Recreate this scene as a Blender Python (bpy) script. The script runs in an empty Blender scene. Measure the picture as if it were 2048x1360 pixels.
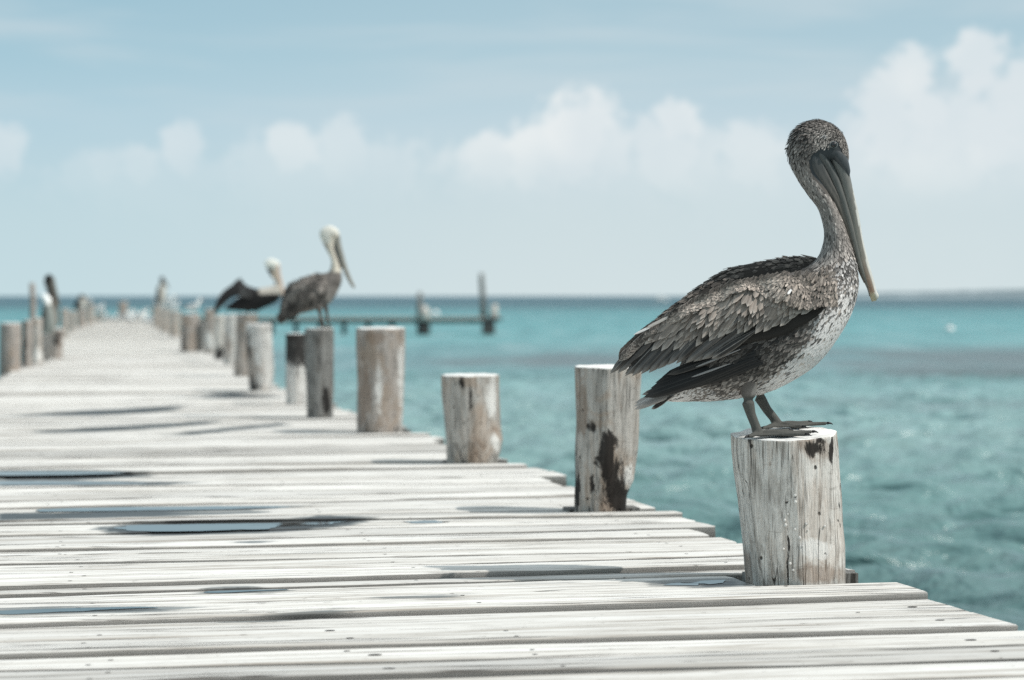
import bpy, bmesh, math, random
import numpy as np
from mathutils import Vector, noise as mnoise
random.seed(7); rng = np.random.default_rng(7)
C = bpy.context.scene.collection
SC = bpy.context.scene
F = 4836.0; H = 0.73; SEA = -1.25; HZ = 592.0
TH = math.atan((680-HZ)/F)
ST, CT = math.sin(TH), math.cos(TH)

# ---------------------------------------------------------------- helpers
def ray(x, y):
    u = (x-1024)/F; v = (y-680)/F
    return (u, CT - v*ST, -ST - v*CT)
def pix(x, y, D):
    r = ray(x, y); k = D/r[1]
    return Vector((r[0]*k, D, H + r[2]*k))
def ground(x, y, z=0.0):
    r = ray(x, y); k = (z-H)/r[2]
    return Vector((r[0]*k, r[1]*k, z))
def lin(c):
    def f(v):
        v = v/255.0
        return v/12.92 if v <= .04045 else ((v+.055)/1.055)**2.4
    if isinstance(c, (int, float)): c = (c, c, c)
    return tuple(f(v) for v in c)
def smooth(o):
    o.data.polygons.foreach_set('use_smooth', [True]*len(o.data.polygons)); o.data.update()
def link(name, me, parent=None, mats=()):
    o = bpy.data.objects.new(name, me); C.objects.link(o)
    for m in mats: me.materials.append(m)
    if parent: o.parent = parent
    return o
def mesh(name, verts, faces, parent=None, mats=(), sm=True):
    me = bpy.data.meshes.new(name); me.from_pydata([tuple(v) for v in verts], [], faces); me.update()
    o = link(name, me, parent, mats)
    if sm: smooth(o)
    return o
def tag(o, label=None, cat=None, group=None, kind=None):
    if label: o['label'] = label
    if cat: o['category'] = cat
    if group: o['group'] = group
    if kind: o['kind'] = kind
    return o
def empty(name, loc, label=None, cat=None, group=None):
    o = bpy.data.objects.new(name, None); C.objects.link(o); o.location = loc
    o.empty_display_size = .1
    return tag(o, label, cat, group)
def copy_tree(o, parent=None):
    c = o.copy(); C.objects.link(c)
    if parent: c.parent = parent
    for ch in list(o.children): copy_tree(ch, c)
    return c

class NT:
    """small node helper"""
    def __init__(s, tree): s.t = tree; s.n = tree.nodes; s.l = tree.links
    def new(s, typ, **kw):
        n = s.n.new(typ)
        for k, v in kw.items():
            if k.startswith('_'): setattr(n, k[1:], v)
            else: s.set(n, k, v)
        return n
    def set(s, n, k, v):
        k = int(k[1:]) if k[0] == 'i' and k[1:].isdigit() else k.replace('__', ' ')
        inp = n.inputs[k]
        if isinstance(v, bpy.types.NodeSocket): s.l.new(v, inp)
        elif isinstance(v, bpy.types.Node): s.l.new(v.outputs[0], inp)
        else: inp.default_value = v
    def math(s, op, a, b=0.0, c=None, clamp=False):
        n = s.n.new('ShaderNodeMath'); n.operation = op; n.use_clamp = clamp
        s.set(n, 'i0', a); s.set(n, 'i1', b)
        if c is not None: s.set(n, 'i2', c)
        return n.outputs[0]
    def mix(s, fac, a, b, typ='MIX'):
        n = s.n.new('ShaderNodeMix'); n.data_type = 'RGBA'; n.blend_type = typ; n.clamp_factor = True
        for idx, v in ((0, fac), (6, a), (7, b)):
            if isinstance(v, bpy.types.NodeSocket): s.l.new(v, n.inputs[idx])
            else: n.inputs[idx].default_value = v if idx == 0 else (*v, 1) if len(v) == 3 else v
        return n.outputs[2]
    def ss(s, x, a, b):
        n = s.n.new('ShaderNodeMapRange'); n.interpolation_type = 'SMOOTHSTEP'
        s.set(n, 'i0', x); n.inputs[1].default_value = a; n.inputs[2].default_value = b
        n.inputs[3].default_value = 0; n.inputs[4].default_value = 1
        return n.outputs[0]
    def ramp(s, fac, stops, interp='LINEAR'):
        n = s.n.new('ShaderNodeValToRGB'); s.set(n, 'i0', fac); cr = n.color_ramp; cr.interpolation = interp
        while len(cr.elements) < len(stops): cr.elements.new(.5)
        for e, (p, c) in zip(cr.elements, stops): e.position = p; e.color = (*c, 1) if len(c) == 3 else c
        return n.outputs[0]
    def noise(s, vec, scale, detail=4, rough=.55, dist=0.0):
        n = s.n.new('ShaderNodeTexNoise'); s.set(n, 'Vector', vec)
        n.inputs['Scale'].default_value = scale; n.inputs['Detail'].default_value = detail
        n.inputs['Roughness'].default_value = rough; n.inputs['Distortion'].default_value = dist
        return n.outputs[0]
    def mapv(s, vec, scale=(1, 1, 1), loc=(0, 0, 0)):
        n = s.n.new('ShaderNodeMapping'); s.set(n, 'Vector', vec)
        n.inputs['Scale'].default_value = scale; n.inputs['Location'].default_value = loc
        return n.outputs[0]
    def attr(s, name, out='Color'):
        n = s.n.new('ShaderNodeAttribute'); n.attribute_name = name
        return n.outputs[out]
    def bump(s, h, strength, dist, normal=None):
        n = s.n.new('ShaderNodeBump'); s.set(n, 'Height', h)
        n.inputs['Strength'].default_value = strength; n.inputs['Distance'].default_value = dist
        if normal: s.set(n, 'Normal', normal)
        return n.outputs[0]
def material(name):
    m = bpy.data.materials.new(name); m.use_nodes = True
    t = NT(m.node_tree); b = t.n['Principled BSDF']
    return m, t, b
def setc(me, name, cols, domain='POINT'):
    a = me.color_attributes.new(name, 'FLOAT_COLOR', domain)
    arr = np.ones((len(cols), 4), dtype=np.float32); arr[:, :3] = np.asarray(cols, dtype=np.float32)
    a.data.foreach_set('color', arr.ravel())
def setf(me, name, vals):
    a = me.attributes.new(name, 'FLOAT', 'POINT'); a.data.foreach_set('value', np.asarray(vals, dtype=np.float32))

def catmull(P, n):
    P = np.asarray(P, float); m = len(P); out = []
    for t in np.linspace(0, m-1, n):
        i = min(int(t), m-2); f = t-i
        p0, p1, p2, p3 = P[max(i-1, 0)], P[i], P[i+1], P[min(i+2, m-1)]
        out.append(.5*((2*p1)+(-p0+p2)*f+(2*p0-5*p1+4*p2-p3)*f*f+(-p0+3*p1-3*p2+p3)*f**3))
    return np.array(out)

# ---------------------------------------------------------------- materials
def mat_plain(name, col, rough=.7, nz=0.0, scale=20, spec=.3):
    m, t, b = material(name)
    co = t.new('ShaderNodeTexCoord').outputs['Object']
    n = t.noise(co, scale, 5)
    v = t.math('MULTIPLY_ADD', n, nz*2, 1-nz)
    mx = t.n.new('ShaderNodeVectorMath'); mx.operation = 'SCALE'; mx.inputs[0].default_value = col[:3]; t.l.new(v, mx.inputs['Scale'])
    t.l.new(mx.outputs[0], b.inputs['Base Color'])
    b.inputs['Roughness'].default_value = rough; b.inputs['Specular IOR Level'].default_value = spec
    t.l.new(t.bump(n, .3, .01), b.inputs['Normal'])
    return m

def mat_deck():
    m, t, b = material('weathered_deck_wood')
    uv = t.new('ShaderNodeUVMap', _uv_map='UVMap').outputs[0]
    tone = t.attr('tone'); sep = t.new('ShaderNodeSeparateColor', Color=tone)
    ton, damp_shade, brn = sep.outputs[0], sep.outputs[1], sep.outputs[2]
    g1 = t.noise(t.mapv(uv, (.9, 26, 1)), 1.0, 8, .68, .5)
    g2 = t.noise(t.mapv(uv, (4.5, 90, 1)), 1.0, 6, .7, .3)
    pit = t.noise(t.mapv(uv, (26, 60, 1), (4, 4, 0)), 1.0, 3, .6)
    g3 = t.noise(t.mapv(uv, (1.3, 11, 1)), 1.0, 5, .65, .8)
    g4 = t.noise(t.mapv(uv, (.7, 22, 1), (2, 5, 0)), 1.0, 4, .6, .5)
    base = t.ramp(g3, [(.3, (.50, .465, .415)), (.46, (.72, .695, .65)), (.7, (.83, .81, .77))])
    c = t.mix(t.ss(g1, .46, .32), base, (.34, .305, .265))
    c = t.mix(t.math('MULTIPLY', t.ss(g2, .46, .34), .7), c, (.26, .23, .20))
    c = t.mix(t.math('MULTIPLY', t.ss(pit, .36, .27), .8), c, (.14, .12, .10))
    c = t.mix(t.math('MULTIPLY', t.ss(g4, .5, .66), .55), c, (.40, .36, .31))
    c = t.mix(t.math('MULTIPLY', t.ss(g4, .47, .33), .6), c, (.84, .83, .81))
    # long thin cracks
    ck = t.noise(t.mapv(uv, (.5, 16, 1), (3, 7, 0)), 1.0, 4, .5, .3)
    line = t.ss(t.math('ABSOLUTE', t.math('SUBTRACT', ck, .5)), .019, .004)
    gate = t.ss(t.noise(t.mapv(uv, (.9, 5, 1), (9, 1, 0)), 1.0, 2), .44, .53)
    crack = t.math('MULTIPLY', line, gate)
    c = t.mix(t.math('MULTIPLY', crack, .85), c, (.05, .045, .04))
    # specks and small knots
    vo = t.n.new('ShaderNodeTexVoronoi'); t.set(vo, 'Vector', t.mapv(uv, (7, 20, 1))); vo.inputs['Scale'].default_value = 1.0
    kn = t.math('MULTIPLY', t.ss(vo.outputs['Distance'], .12, .05), t.ss(t.noise(t.mapv(uv, (3, 9, 1), (5, 5, 0)), 1.0, 1), .58, .62))
    c = t.mix(t.math('MULTIPLY', kn, .8), c, (.07, .055, .045))
    c = t.mix(t.math('MULTIPLY', brn, .6), c, (.30, .225, .17))
    tn = t.n.new('ShaderNodeVectorMath'); tn.operation = 'SCALE'; t.l.new(c, tn.inputs[0]); t.l.new(ton, tn.inputs['Scale'])
    wet_shade_n = t.math('ADD', damp_shade, t.math('MULTIPLY', t.math('SUBTRACT', t.noise(t.mapv(uv, (2.8, 24, 1)), 1.0, 6, .65), .5), 1.9))
    wet = t.math('MULTIPLY', t.ss(wet_shade_n, .34, .70), t.ss(damp_shade, .0, .35))
    c2 = t.mix(wet, tn.outputs[0], t.mix(1.0, tn.outputs[0], t.mix(t.ss(damp_shade, .82, 1.0), (.34, .355, .36), (.08, .085, .09)), 'MULTIPLY'))  # darkest core paints the unlit gap between planks near-black
    t.l.new(c2, b.inputs['Base Color'])
    t.l.new(t.math('MULTIPLY_ADD', wet, -.45, .85), b.inputs['Roughness'])
    b.inputs['Specular IOR Level'].default_value = .25
    hgt = t.math('ADD', t.math('MULTIPLY', g1, .6), t.math('ADD', t.math('MULTIPLY', g2, .4), t.math('MULTIPLY', crack, -1.5)))
    t.l.new(t.bump(hgt, .55, .004), b.inputs['Normal'])
    return m

def mat_post(name, light, dark, brown, bamt, damt, grime=.5):
    m, t, b = material(name)
    co = t.new('ShaderNodeTexCoord').outputs['Object']
    g1 = t.noise(t.mapv(co, (48, 48, 5.0)), 1.0, 8, .7, .9)
    g2 = t.noise(t.mapv(co, (120, 120, 7)), 1.0, 5, .65, .3)
    pt = t.noise(t.mapv(co, (9, 9, 4.5)), 1.0, 4, .6, .9)
    c = t.mix(t.math('MULTIPLY', t.ss(g1, .56, .34), .75), light, dark)
    scr = t.noise(t.mapv(co, (14, 14, 75), (2, 2, 6)), 1.0, 4, .6, 1.2)
    c = t.mix(t.math('MULTIPLY', t.ss(scr, .40, .30), .45), c, tuple(v*.7 for v in dark))
    g5 = t.noise(t.mapv(co, (62, 62, 2.2), (1, 7, 3)), 1.0, 5, .65, .4)
    c = t.mix(t.math('MULTIPLY', t.ss(g5, .52, .68), .42), c, brown)
    c = t.mix(t.math('MULTIPLY', t.ss(g5, .40, .30), .55), c, tuple(v*.6 for v in dark))
    c = t.mix(t.math('MULTIPLY', t.ss(g2, .5, .33), .75), c, tuple(v*.35 for v in dark))
    c = t.mix(t.math('MULTIPLY', t.ss(pt, .48, .64), bamt), c, brown)
    c = t.mix(t.math('MULTIPLY', t.ss(pt, .45, .3), damt), c, tuple(v*.55 for v in dark))
    ck = t.noise(t.mapv(co, (26, 26, .9), (4, 2, 1)), 1.0, 2, .5, .4)
    crack = t.math('MULTIPLY', t.ss(t.math('ABSOLUTE', t.math('SUBTRACT', ck, .5)), .010, .0), t.ss(t.noise(co, 5, 2), .42, .55))
    c = t.mix(t.math('MULTIPLY', crack, .85), c, (.03, .025, .02))
    vo = t.n.new('ShaderNodeTexVoronoi'); t.set(vo, 'Vector', t.mapv(co, (42, 42, 30))); vo.inputs['Scale'].default_value = 1.0
    holes = t.math('MULTIPLY', t.ss(vo.outputs['Distance'], .2, .1), t.ss(t.noise(co, 21, 1), .55, .62))
    c = t.mix(t.math('MULTIPLY', holes, .9), c, (.03, .025, .02))
    st = t.attr('stain'); sp = t.new('ShaderNodeSeparateColor', Color=st)  # holds real stains plus painted sunlit and shaded post edges
    nz = t.noise(t.mapv(co, (21, 21, 8)), 1.0, 7, .7, .8)
    nn = t.math('MULTIPLY', t.math('SUBTRACT', nz, .5), 2.5)
    blk = t.math('MULTIPLY', t.ss(t.math('ADD', sp.outputs[0], nn), .35, .6), t.ss(sp.outputs[0], .02, .2))
    rust = t.math('MULTIPLY', t.ss(t.math('ADD', sp.outputs[1], nn), .3, .7), t.ss(sp.outputs[1], .02, .2))
    wht = t.math('MULTIPLY', t.ss(t.math('ADD', sp.outputs[2], nn), .3, .7), t.ss(sp.outputs[2], .02, .2))
    c = t.mix(t.math('MULTIPLY', rust, .55), c, (.22, .15, .105))
    c = t.mix(t.math('MULTIPLY', wht, .85), c, (.78, .76, .72))
    c = t.mix(t.math('MULTIPLY', blk, .95), c, (.016, .014, .013))
    t.l.new(c, b.inputs['Base Color']); b.inputs['Roughness'].default_value = .88; b.inputs['Specular IOR Level'].default_value = .2
    hg = t.math('ADD', t.math('MULTIPLY', g1, 1.0), t.math('ADD', t.math('MULTIPLY', g2, .5), t.math('ADD', t.math('MULTIPLY', crack, -1.6), t.math('ADD', t.math('MULTIPLY', holes, -1.2), t.math('MULTIPLY', blk, -.8)))))
    t.l.new(t.bump(hg, .95, .009), b.inputs['Normal'])
    return m
def mat_cap():
    m, t, b = material('bleached_end_grain')
    co = t.new('ShaderNodeTexCoord').outputs['Object']
    n = t.noise(co, 30, 6, .65); n2 = t.noise(co, 9, 3)
    c = t.mix(t.ss(n, .45, .3), (.80, .79, .76), (.50, .47, .43))
    c = t.mix(t.math('MULTIPLY', t.ss(n2, .58, .7), .5), c, (.30, .27, .24))
    t.l.new(c, b.inputs['Base Color']); b.inputs['Roughness'].default_value = .9; b.inputs['Specular IOR Level'].default_value = .15
    t.l.new(t.bump(n, .6, .006), b.inputs['Normal'])
    return m

def mat_feather(name='feather_vane', gloss=.55):
    m, t, b = material(name)
    col = t.attr('fcol'); ed = t.attr('fedge')
    es = t.new('ShaderNodeSeparateColor', Color=ed)
    uv = t.new('ShaderNodeUVMap', _uv_map='UVMap').outputs[0]
    sx = t.new('ShaderNodeSeparateXYZ', Vector=uv)
    u, v = sx.outputs[0], sx.outputs[1]
    au = t.math('ABSOLUTE', t.math('MULTIPLY_ADD', u, 2.0, -1.0))
    barb = t.noise(t.mapv(uv, (9, 60, 1)), 1.0, 3, .6, .4)
    cc = t.n.new('ShaderNodeVectorMath'); cc.operation = 'SCALE'; t.l.new(col, cc.inputs[0])
    t.l.new(t.math('MULTIPLY_ADD', barb, .7, .65), cc.inputs['Scale'])
    edge = t.math('MAXIMUM', t.ss(au, .62, .98), t.ss(v, .80, .98))
    edge = t.math('MULTIPLY', edge, es.outputs[0])
    c = t.mix(edge, cc.outputs[0], (.46, .415, .37))
    shaft = t.math('MULTIPLY', t.ss(au, .14, .03), es.outputs[1])
    c = t.mix(shaft, c, (.018, .016, .015))
    sh2 = t.math('MULTIPLY', t.ss(au, .10, .02), es.outputs[2])
    c = t.mix(sh2, c, (.5, .47, .43))
    t.l.new(c, b.inputs['Base Color']); b.inputs['Roughness'].default_value = gloss
    b.inputs['Specular IOR Level'].default_value = .3
    t.l.new(t.bump(barb, .35, .002), b.inputs['Normal'])
    return m
def mat_vcol(name, rough=.7, fine=300, amt=.35, spec=.25, streak=None):
    m, t, b = material(name)
    co = t.new('ShaderNodeTexCoord').outputs['Object']
    n = t.noise(t.mapv(co, streak) if streak else co, 1.0 if streak else fine, 5, .6)
    cc = t.n.new('ShaderNodeVectorMath'); cc.operation = 'SCALE'; t.l.new(t.attr('fcol'), cc.inputs[0])
    t.l.new(t.math('MULTIPLY_ADD', n, amt*2, 1-amt), cc.inputs['Scale'])
    t.l.new(cc.outputs[0], b.inputs['Base Color']); b.inputs['Roughness'].default_value = rough
    b.inputs['Specular IOR Level'].default_value = spec
    t.l.new(t.bump(n, .4, .002), b.inputs['Normal'])
    return m

M = {}
M['deck'] = mat_deck()
M['cap'] = mat_cap()
M['pale'] = mat_post('bleached_post_wood', (.72, .69, .64), (.36, .325, .285), (.42, .33, .26), .35, .35)
M['mid'] = mat_post('weathered_post_wood', (.50, .47, .43), (.25, .23, .205), (.38, .28, .205), .6, .5)
M['brown'] = mat_post('brown_post_wood', (.43, .39, .355), (.22, .195, .175), (.33, .26, .205), .75, .45)
M['grey'] = mat_post('dark_post_wood', (.27, .265, .25), (.11, .105, .10), (.15, .13, .11), .4, .6)
M['whitepost'] = mat_post('sunbleached_post_wood', (.72, .70, .665), (.36, .34, .32), (.40, .33, .27), .3, .3)
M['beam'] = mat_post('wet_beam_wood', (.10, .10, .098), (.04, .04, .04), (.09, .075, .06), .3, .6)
M['iron'] = mat_plain('rusty_iron', (.035, .028, .024), .7, .4, 200)
M['feather'] = mat_feather()
M['skin'] = mat_vcol('bird_skin_and_down', .8, 260, .3)
M['bill'] = mat_vcol('bill_horn', .42, 100, .45, .4, (260, 260, 34))
M['white'] = mat_plain('white_paint', (.8, .8, .78), .5, .1)

# puddle
def mat_puddle():
    m, t, b = material('rain_puddle')
    co = t.new('ShaderNodeTexCoord').outputs['Object']
    n = t.noise(t.mapv(co, (2, 9, 1)), 1, 4)
    t.l.new(t.mix(n, (.03, .032, .033), (.10, .10, .098)), b.inputs['Base Color'])
    b.inputs['Roughness'].default_value = .04; b.inputs['IOR'].default_value = 1.33
    t.l.new(t.bump(t.noise(co, 6, 2), .05, .01), b.inputs['Normal'])
    return m
M['puddle'] = mat_puddle()

# ---------------------------------------------------------------- camera, light, sky
cam = bpy.data.cameras.new('camera'); co = bpy.data.objects.new('camera', cam); C.objects.link(co)
cam.sensor_width = 36; cam.lens = 36*F/2048; cam.clip_start = .1; cam.clip_end = 60000
co.location = (0, 0, H); co.rotation_euler = (math.pi/2-TH, 0, 0)
cam.dof.use_dof = True; cam.dof.focus_distance = 6.12; cam.dof.aperture_fstop = 3.4; cam.dof.aperture_blades = 0
SC.camera = co
SUN_EL, SUN_AZ = math.radians(49), math.radians(108)   # azimuth clockwise from +Y
sd = Vector((math.sin(SUN_AZ)*math.cos(SUN_EL), math.cos(SUN_AZ)*math.cos(SUN_EL), math.sin(SUN_EL)))
sl = bpy.data.lights.new('sun', 'SUN'); sl.energy = 3.4; sl.angle = math.radians(.53); sl.color = (1, .965, .91)
so = bpy.data.objects.new('sun', sl); C.objects.link(so); so.rotation_euler = (-sd).to_track_quat('-Z', 'Y').to_euler(); so.location = (3, 0, 6)

w = bpy.data.worlds.new('World'); SC.world = w; w.use_nodes = True
t = NT(w.node_tree); bg = t.n['Background']
sky = t.n.new('ShaderNodeTexSky'); sky.sky_type = 'NISHITA'; sky.sun_disc = False
sky.sun_elevation = SUN_EL; sky.sun_rotation = SUN_AZ; sky.dust_density = 2.0; sky.air_density = 1.0; sky.altitude = 0
d = t.new('ShaderNodeTexCoord').outputs['Generated']
sx = t.new('ShaderNodeSeparateXYZ', Vector=d)
yy = t.math('MAXIMUM', t.math('ABSOLUTE', sx.outputs[1]), .02)
U = t.math('DIVIDE', sx.outputs[0], yy); V = t.math('DIVIDE', sx.outputs[2], yy)   # tangents of azimuth and elevation
el = t.math('ARCSINE', sx.outputs[2])
K = 10.0   # the Background runs at 0.1
def kc(c, g=1.0): return tuple(v*K*g for v in lin(c))
grad = t.ramp(t.math('DIVIDE', el, math.pi/2), [
    (0.0, lin((216, 230, 233))), (.022, lin((209, 225, 230))), (.045, lin((196, 217, 227))), (.062, lin((180, 208, 220))), (.085, lin((168, 199, 213))),
    (.2, lin((190, 210, 220))), (.45, lin((222, 230, 234))), (1.0, lin((212, 222, 229)))])
side = t.ss(U, -.22, .04)
grad = t.mix(side, t.mix(1.0, grad, (.86, .95, .98), 'MULTIPLY'), grad)
gs = t.n.new('ShaderNodeVectorMath'); gs.operation = 'SCALE'; t.l.new(grad, gs.inputs[0]); gs.inputs['Scale'].default_value = K
base = t.mix(.93, sky.outputs[0], gs.outputs[0])
cv = t.n.new('ShaderNodeCombineXYZ'); t.l.new(U, cv.inputs[0]); t.l.new(V, cv.inputs[1])
# high thin streaks
streak = t.noise(t.mapv(cv.outputs[0], (5, 42, 1), (2, 1, 0)), 1.0, 5, .55, .4)
sm_ = t.math('MULTIPLY', t.ss(streak, .44, .68), t.ss(V, .055, .09))
base = t.mix(t.math('MULTIPLY', sm_, .50), base, kc((205, 218, 224)))
# cumulus heaps near the horizon
n1 = t.noise(t.mapv(cv.outputs[0], (1, 1, 1)), 62.0, 6, .6)
n2 = t.noise(t.mapv(cv.outputs[0], (1, 1, 1), (.7, .3, 0)), 17.0, 3, .5)
n3 = t.noise(cv.outputs[0], 150.0, 5, .6)
wob = t.math('ADD', t.math('MULTIPLY', t.math('SUBTRACT', n1, .5), 2.1), t.math('ADD', t.math('MULTIPLY', t.math('SUBTRACT', n2, .5), .8), t.math('MULTIPLY', t.math('SUBTRACT', n3, .5), 1.5)))
blobs = [(-10, 285, 60, 50, .6), (365, 292, 50, 42, .55), (285, 318, 46, 32, .45), (215, 328, 34, 28, .4),
         (585, 292, 62, 40, .6), (690, 295, 55, 62, .45), (760, 330, 60, 50, .3),
         (1160, 262, 82, 84, .95), (1085, 302, 84, 62, .85), (985, 312, 66, 46, .7), (1215, 302, 60, 66, .75),
         (1357, 232, 50, 36, .85), (1330, 292, 76, 66, .7), (1400, 300, 60, 50, .5), (1505, 298, 84, 56, .6),
         (1815, 150, 66, 58, .9), (1770, 225, 84, 72, .9), (1960, 118, 72, 60, .95), (2025, 190, 95, 100, .9), (1880, 270, 160, 110, .85),
         (1160, 335, 270, 70, .42), (640, 335, 240, 70, .34), (300, 345, 220, 50, .28), (1900, 350, 270, 130, .6), (1500, 345, 190, 70, .4), (1850, 215, 60, 50, .98), (1990, 250, 80, 70, .95), (1120, 265, 46, 40, .9), (1185, 235, 40, 36, .95),
         (1730, 262, 60, 62, .7), (1960, 330, 150, 90, .5), (2200, 230, 150, 130, .9), (-250, 260, 120, 70, .8), (2520, 260, 160, 80, .8), (-600, 240, 160, 90, .8)]
acc = None
for (bx, by, rx, ry, stg) in blobs:
    du = t.math('MULTIPLY', t.math('SUBTRACT', U, (bx-1024)/F), F/rx)
    dv = t.math('MULTIPLY', t.math('SUBTRACT', V, (HZ-by)/F), F/ry)
    dvn = t.math('MULTIPLY', t.math('MINIMUM', dv, 0.0), .55)         # longer, softer foot
    dvp = t.math('MAXIMUM', dv, 0.0)
    dd = t.math('ADD', t.math('MULTIPLY', du, du), t.math('ADD', t.math('MULTIPLY', dvp, dvp), t.math('MULTIPLY', dvn, dvn)))
    q = t.math('SUBTRACT', 1.12, t.math('SQRT', dd))
    q = t.math('MULTIPLY', t.ss(t.math('ADD', q, t.math('MULTIPLY', wob, .75)), -.10, .50), stg)
    acc = q if acc is None else t.math('MAXIMUM', acc, q)
foot = t.ss(V, .030, .066)
shade = t.ss(n2, .35, .62)
ccol = t.mix(shade, kc((226, 233, 236)), kc((243, 245, 244)))
base = t.mix(t.math('MULTIPLY', acc, t.math('MULTIPLY_ADD', foot, .76, .08)), base, ccol)
t.l.new(base, bg.inputs[0]); bg.inputs[1].default_value = .1

SC.view_settings.view_transform = 'Standard'; SC.view_settings.look = 'None'; SC.view_settings.gamma = 1; SC.view_settings.exposure = 0
SC.render.engine = 'CYCLES'; SC.cycles.use_denoising = False; SC.cycles.sample_clamp_direct = 1.8; SC.cycles.sample_clamp_indirect = 3.0
SC.cycles.max_bounces = 6; SC.cycles.diffuse_bounces = 3; SC.cycles.glossy_bounces = 3
SC.cycles.use_adaptive_sampling = False

# ---------------------------------------------------------------- sea
def build_sea():
    ang = np.concatenate([np.linspace(-180, -18, 40)[:-1], np.linspace(-18, 18, 420), np.linspace(18, 180, 40)[1:]])
    ang = np.radians(ang[:-1]); na = len(ang)      # -180 == 180
    r = [1.5, 4, 8]
    while r[-1] < 70: r.append(r[-1] + max(.075, r[-1]*.0032))
    while r[-1] < 25000: r.append(r[-1]*1.05)
    r = np.array(r); nr = len(r)
    A, R = np.meshgrid(ang, r)
    X = np.sin(A)*R; Y = np.cos(A)*R
    Z = np.zeros_like(X); amp = np.clip(1-(R-45)/25, 0, 1)*np.clip((18.0-np.degrees(np.abs(A)))/1.0, 0, 1)
    wr = np.random.default_rng(3)
    for i in range(60):
        L = float(np.exp(wr.uniform(np.log(.35), np.log(2.0)))); th = wr.normal(math.radians(196), .33)
        k = 2*math.pi/L; a = .0092*L**.45
        ph = k*(X*math.sin(th)+Y*math.cos(th)) + wr.uniform(0, 6.28) + .8*np.sin(X*.31+i)+.8*np.sin(Y*.17+2*i)
        s = .5+.5*np.sin(ph); Z += a*(1-2*np.abs(s)**.75)*-1.6
    Z = Z*amp + SEA
    verts = np.stack([X.ravel(), Y.ravel(), Z.ravel()], 1)
    verts = np.vstack([verts, [[0, 0, SEA]]])
    me = bpy.data.meshes.new('sea')
    idx = np.arange(nr*na).reshape(nr, na); nx = np.roll(idx, -1, 1)
    q = np.stack([idx[:-1], nx[:-1], nx[1:], idx[1:]], -1).reshape(-1, 4)[:, ::-1]
    tri = np.stack([nx[0], idx[0], np.full(na, nr*na)], -1)[:, ::-1][:, ::-1]
    loops = np.concatenate([q.ravel(), tri.ravel()])
    tot = np.concatenate([np.full(len(q), 4), np.full(len(tri), 3)])
    me.vertices.add(len(verts)); me.vertices.foreach_set('co', verts.ravel().astype(np.float32))
    me.loops.add(len(loops)); me.loops.foreach_set('vertex_index', loops.astype(np.int32))
    me.polygons.add(len(tot)); st = np.concatenate([[0], np.cumsum(tot)[:-1]])
    me.polygons.foreach_set('loop_start', st.astype(np.int32)); me.polygons.foreach_set('loop_total', tot.astype(np.int32))
    me.update(calc_edges=True); me.validate()
    m, t, b = material('turquoise_sea')
    co = t.new('ShaderNodeNewGeometry').outputs['Position']
    sp = t.new('ShaderNodeSeparateXYZ', Vector=co)
    dist = t.math('SQRT', t.math('ADD', t.math('MULTIPLY', sp.outputs[0], sp.outputs[0]), t.math('MULTIPLY', sp.outputs[1], sp.outputs[1])))
    ld = t.math('LOGARITHM', t.math('MAXIMUM', dist, 1.0), 10.0)
    wn = t.noise(t.mapv(co, (.010, .022, .02)), 1.0, 4, .6)
    ld2 = t.math('ADD', ld, t.math('MULTIPLY', t.math('SUBTRACT', wn, .5), .16))
    # what lies under the water: pale sand, seagrass beds, deep water off the reef
    body = t.ramp(t.math('DIVIDE', ld2, 4.2), [
        (.26, (.095, .17, .17)), (.315, (.14, .255, .25)), (.36, (.235, .365, .36)), (.395, (.235, .385, .385)),
        (.422, (.15, .29, .295)), (.455, (.13, .25, .26)), (.478, (.14, .33, .34)), (.53, (.12, .32, .335)),
        (.60, (.085, .245, .265)), (.635, (.04, .11, .135)), (.80, (.03, .085, .12)), (1.0, (.03, .09, .125))])
    pn = t.noise(t.mapv(co, (.05, .11, .1), (3, 9, 1)), 1.0, 5, .6)
    body = t.mix(t.math('MULTIPLY', t.ss(pn, .52, .72), .4), body, (.09, .12, .13))
    chop = t.noise(t.mapv(co, (.55, .07, .1), (1, 5, 0)), 1.0, 6, .7)
    body = t.mix(t.math('MULTIPLY', t.ss(chop, .50, .68), t.math('MULTIPLY', t.ss(ld, 1.65, 1.95), .5)), body, (.34, .46, .47))
    body = t.mix(t.math('MULTIPLY', t.ss(chop, .48, .34), t.math('MULTIPLY', t.ss(ld, 1.65, 1.95), .45)), body, (.05, .14, .155))
    bn = t.noise(t.mapv(co, (.16, .06, .1), (7, 2, 0)), 1.0, 7, .72)
    sx2 = t.math('DIVIDE', sp.outputs[0], t.math('MAXIMUM', sp.outputs[1], 1.0))
    ldb = t.math('ADD', ld, t.math('MULTIPLY', t.math('SUBTRACT', bn, .5), .22))
    bandm = t.math('MULTIPLY', t.ss(ldb, 1.72, 1.80), t.math('SUBTRACT', 1.0, t.ss(ldb, 1.93, 2.02)))
    bf_ = t.math('MULTIPLY', bandm, t.ss(t.math('ADD', bn, t.math('MULTIPLY', sx2, .5)), .47, .62))
    body = t.mix(t.math('MULTIPLY', bf_, .75), body, (.10, .118, .125))
    # foam flecks far out
    fn = t.noise(t.mapv(co, (.30, .10, .1)), 1.0, 5, .7)
    foam = t.math('MULTIPLY', t.ss(fn, .71, .78), t.ss(ld, 1.95, 2.2))
    body = t.mix(t.math('MULTIPLY', foam, .35), body, (.7, .75, .75))
    t.l.new(body, b.inputs['Base Color'])
    b.inputs['IOR'].default_value = 1.33; t.l.new(t.math('MULTIPLY_ADD', t.ss(ld, 1.4, 2.2), .16, .22), b.inputs['Roughness'])
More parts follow.
